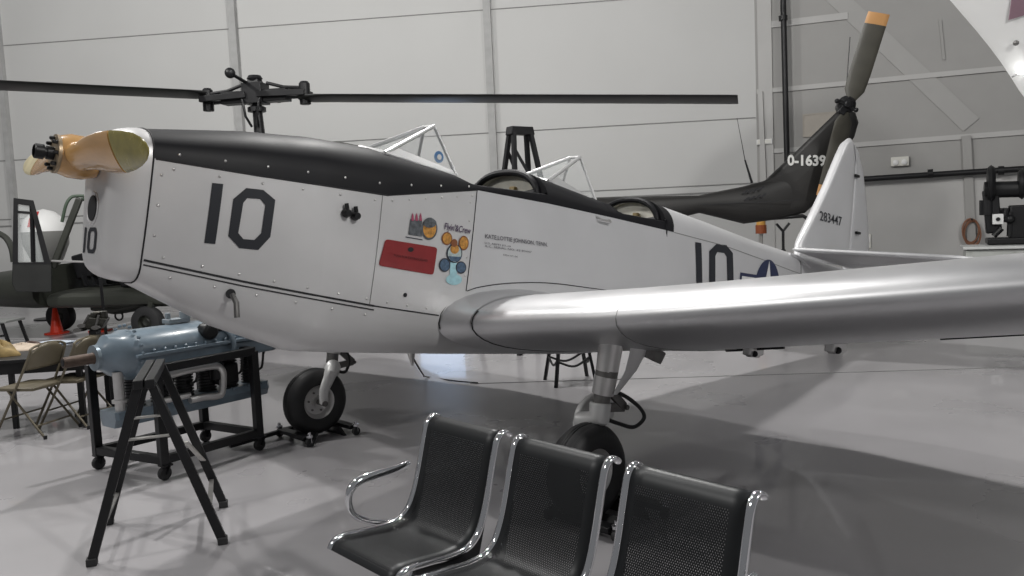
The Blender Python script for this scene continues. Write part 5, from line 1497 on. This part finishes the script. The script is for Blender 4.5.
# Y-shaped tail support
ys = hl(783, 230, 0); yw = HM @ ys
yt = thing('tail_stand', 'slim black Y-shaped stand propping the helicopter tail', 'stand', (yw.x, yw.y, 0))
zt_ = yw.z + (232 - 219) / 800 * 12.3 * .7
MB().tube([(0, 0, .02), (0, 0, yw.z - .3)], .035, 12).build('outer_tube', M_FRAME, yt); MB().tube([(0, 0, yw.z - .35), (0, 0, yw.z)], .022, 12).build('inner_tube', M_FRAME, yt)
for sg in (1, -1): MB().tube([(0, 0, yw.z - .02), (sg * .10, 0, yw.z + .10)], .02, 8).build('fork_arm', M_FRAME, yt)
MB().lathe([(.0001, 0), (.25, 0), (.25, .02), (.04, .05), (.0001, .05)], 20).build('base', M_FRAME, yt)

# ================================================================== RIGHT BACKGROUND
# cabinet
cq = at(966, 247, 12.4)
CM = frameM((cq.x, cq.y, 0), w2d, -w2n, (0, 0, 1))
cab = thing('metal_cabinet', 'pale grey metal cabinet at the right edge carrying the black machine', 'cabinet', Mx=CM)
hc = cq.z
MB().box((.95, .35, hc / 2 - .02), (1.9, .70, hc - .06)).build('body', mat('pale_grey_green', (.42, .43, .41), .45), cab, bevel=.01)
MB().box((.95, .33, hc - .02), (1.98, .78, .04)).build('top', mat('pale_top', (.55, .56, .55), .4), cab, bevel=.006)
for i in range(3):
    d_ = MB().box((.35 + .6 * i, -.005, hc / 2), (.56, .02, hc - .16)).build('door', MATS['pale_grey_green'], cab, bevel=.004)
    MB().tube([(.55 + .6 * i, -.03, hc * .55), (.55 + .6 * i, -.03, hc * .65)], .01, 8).build('handle', M_CHROME, d_)
# black machine
q = at(990, 246, 12.75)
mc = thing('vintage_machine', 'black cast machine with a long top cylinder standing on the pale cabinet', 'machine', Mx=frameM((q.x, q.y, hc), w2d, -w2n, (0, 0, 1)))
def ml(px, py): 
    p = mc.matrix_world.inverted() @ hit(px, py, q, w2n) if False else frameM((q.x, q.y, hc), w2d, -w2n, (0, 0, 1)).inverted() @ hit(px, py, q, w2n)
    return Vector((p.x, 0, p.z))
MB().box(ml(1012, 243) + Vector((.2, 0, .04)), (1.1, .5, .10)).build('base', M_BLACK, mc, bevel=.02)
a, b = ml(987, 240), ml(987, 178)
MB().bar(ml(994, 233), ml(990, 190), .16, .22).build('column', M_BLACK, mc, bevel=.02)
MB().bar(ml(1020, 238), ml(1020, 205), .26, .30).build('column', M_BLACK, mc, bevel=.02)
MB().tube([ml(984, 190), ml(1060, 188)], .13, 18).build('top_cylinder', M_BLACK, mc)
MB().bar(ml(988, 214), ml(1060, 210), .10, .16).build('cross_arm', M_BLACK, mc, bevel=.02)
MB().lathe([(.0001, -.05), (.26, -.05), (.30, 0), (.26, .05), (.0001, .05)], 26, Matrix.Translation(ml(991, 184)) @ Matrix.Rotation(math.pi / 2, 4, 'Y') @ Matrix.Diagonal((1, .8, 1, 1))).build('flywheel', M_BLACK, mc)
MB().lathe([(.0001, -.05), (.20, -.05), (.24, 0), (.20, .05), (.0001, .05)], 26, Matrix.Translation(ml(1022, 184)) @ Matrix.Rotation(math.pi / 2, 4, 'Y') @ Matrix.Diagonal((1, .8, 1, 1))).build('flywheel', M_BLACK, mc)
MB().tube([ml(987, 200), ml(987, 215)], .11, 14).build('end_housing', M_BLACK, mc)
MB().box(ml(997, 219) + Vector((0, -.14, 0)), (.15, .06, .16)).build('switch_box', M_WHITE, mc, bevel=.008)
MB().lathe([(.0001, 0), (.03, 0), (.03, .02), (.0001, .02)], 12, Matrix.Translation(ml(997, 219) + Vector((0, -.165, 0))) @ Matrix.Rotation(math.pi / 2, 4, 'X')).build('switch_knob', M_BLACK, mc)
for (p1, p2) in (((1003, 222), (1006, 208)), ((1009, 236), (1010, 212)), ((993, 236), (1001, 228))): MB().tube([ml(*p1) + Vector((0, -.1, 0)), ml(*p2) + Vector((0, -.1, 0))], .045, 10).build('lever', M_BLACK, mc)
MB().sphere(ml(1009, 219) + Vector((0, -.15, 0)), .07, 8).build('knob', M_BLACK, mc)
# hose coil on wall
hq = onwall2(971, 231)
hc_ = thing('hose_coil', 'brown coiled hose hanging on the right wall beside the black machine', 'hose', Mx=frameM(hq, w2d, -w2n, (0, 0, 1)))
rnd = random.Random(4)
for i in range(6):
    a, b, ph = .14 + rnd.uniform(-.02, .02), .25 + rnd.uniform(-.03, .03), rnd.uniform(-.25, .25)
    MB().tube([(a * math.cos(t) * math.cos(ph) - b * math.sin(t) * math.sin(ph), -.12 - .03 * i / 3 + .02 * math.sin(2 * t + i), a * math.cos(t) * math.sin(ph) + b * math.sin(t) * math.cos(ph) - .02 * i * .3) for t in np.linspace(0, 2 * math.pi, 30)[:-1]], .016, 6, closed=True).build('hose_loop', mat('brown_hose', (.20, .09, .05), .6), hc_)
MB().bar((0, 0, .26), (0, -.26, .24), .03, .03).build('hook', M_FRAME, hc_)
# hanging white aircraft wing at the top right
Yw = 9.0
edge = [(938, -14), (950, 0), (962, 14), (975, 29), (988, 45), (1000, 61), (1010, 76), (1018, 89), (1024, 97), (1034, 112)]
E_ = [at(px, py, Yw) for px, py in edge]
hw_ = thing('hanging_wing', 'white curved underside of an aircraft hanging at the top right corner', 'wing', E_[0])
org = E_[0]
rings = []
inw = Vector((.80, -.35, .50)).normalized(); upv = Vector((.2, .75, .55)).normalized()
for (d, h) in ((.5, .9), (.18, .55), (.04, .26), (0, .06), (.0, -.02), (.05, -.06), (.22, -.11), (.55, -.14), (1.2, -.12), (2.4, -.02), (2.5, .5), (1.4, 1.0)):
    rings.append([e - org + inw * d + upv * h for e in E_])
MB().loft([[r[i] for r in rings] for i in range(len(E_))], True, True).build('wing_skin', mat('white_fabric', (.70, .70, .69), .4), hw_, angle=60)
def onw(px, py, off=.0):
    n = inw.cross(E_[6] - E_[2]).normalized(); n = n if n.y < 0 else -n
    return hit(px, py, E_[4] + inw * .55 - upv * .15 + n * off, n) - org
pol = [onw(*p, .02) for p in ((1009, 20), (1012, 0), (1014, -16), (1045, -16), (1045, 9))]
MB().add(pol + [p + Vector((0, .012, 0)) for p in pol], [(0, 1, 2, 3, 4), (9, 8, 7, 6, 5)] + [(i, (i + 1) % 5, (i + 1) % 5 + 5, i + 5) for i in range(5)]).build('maroon_panel', mat('dusty_maroon', (.20, .12, .15), .5), hw_, smooth=False)
p = onw(1016, 43, .02); MB().sphere(p, .03, 8).build('drain_plug', M_DARKALU, hw_)
p = onw(1021, 71.5, .05)
MB().sphere(p, .04, 10, (1.2, 1, .7)).build('bright_spot', mat('glowing_spot', (1, 1, .98), .3, emit=8.0), hw_)  # small emissive spot near the wing edge
MB().tube([onw(1012, 77, .03), onw(1030, 67, .03)], .012, 6).build('seam_strip', M_LINE, hw_)
for i in (2, 7): MB().tube([rings[11][i] , rings[11][i] + Vector((0, 0, HW - (rings[11][i] + org).z - 1.2))], .01, 6).build('hanger_cable', M_FRAME, hw_)
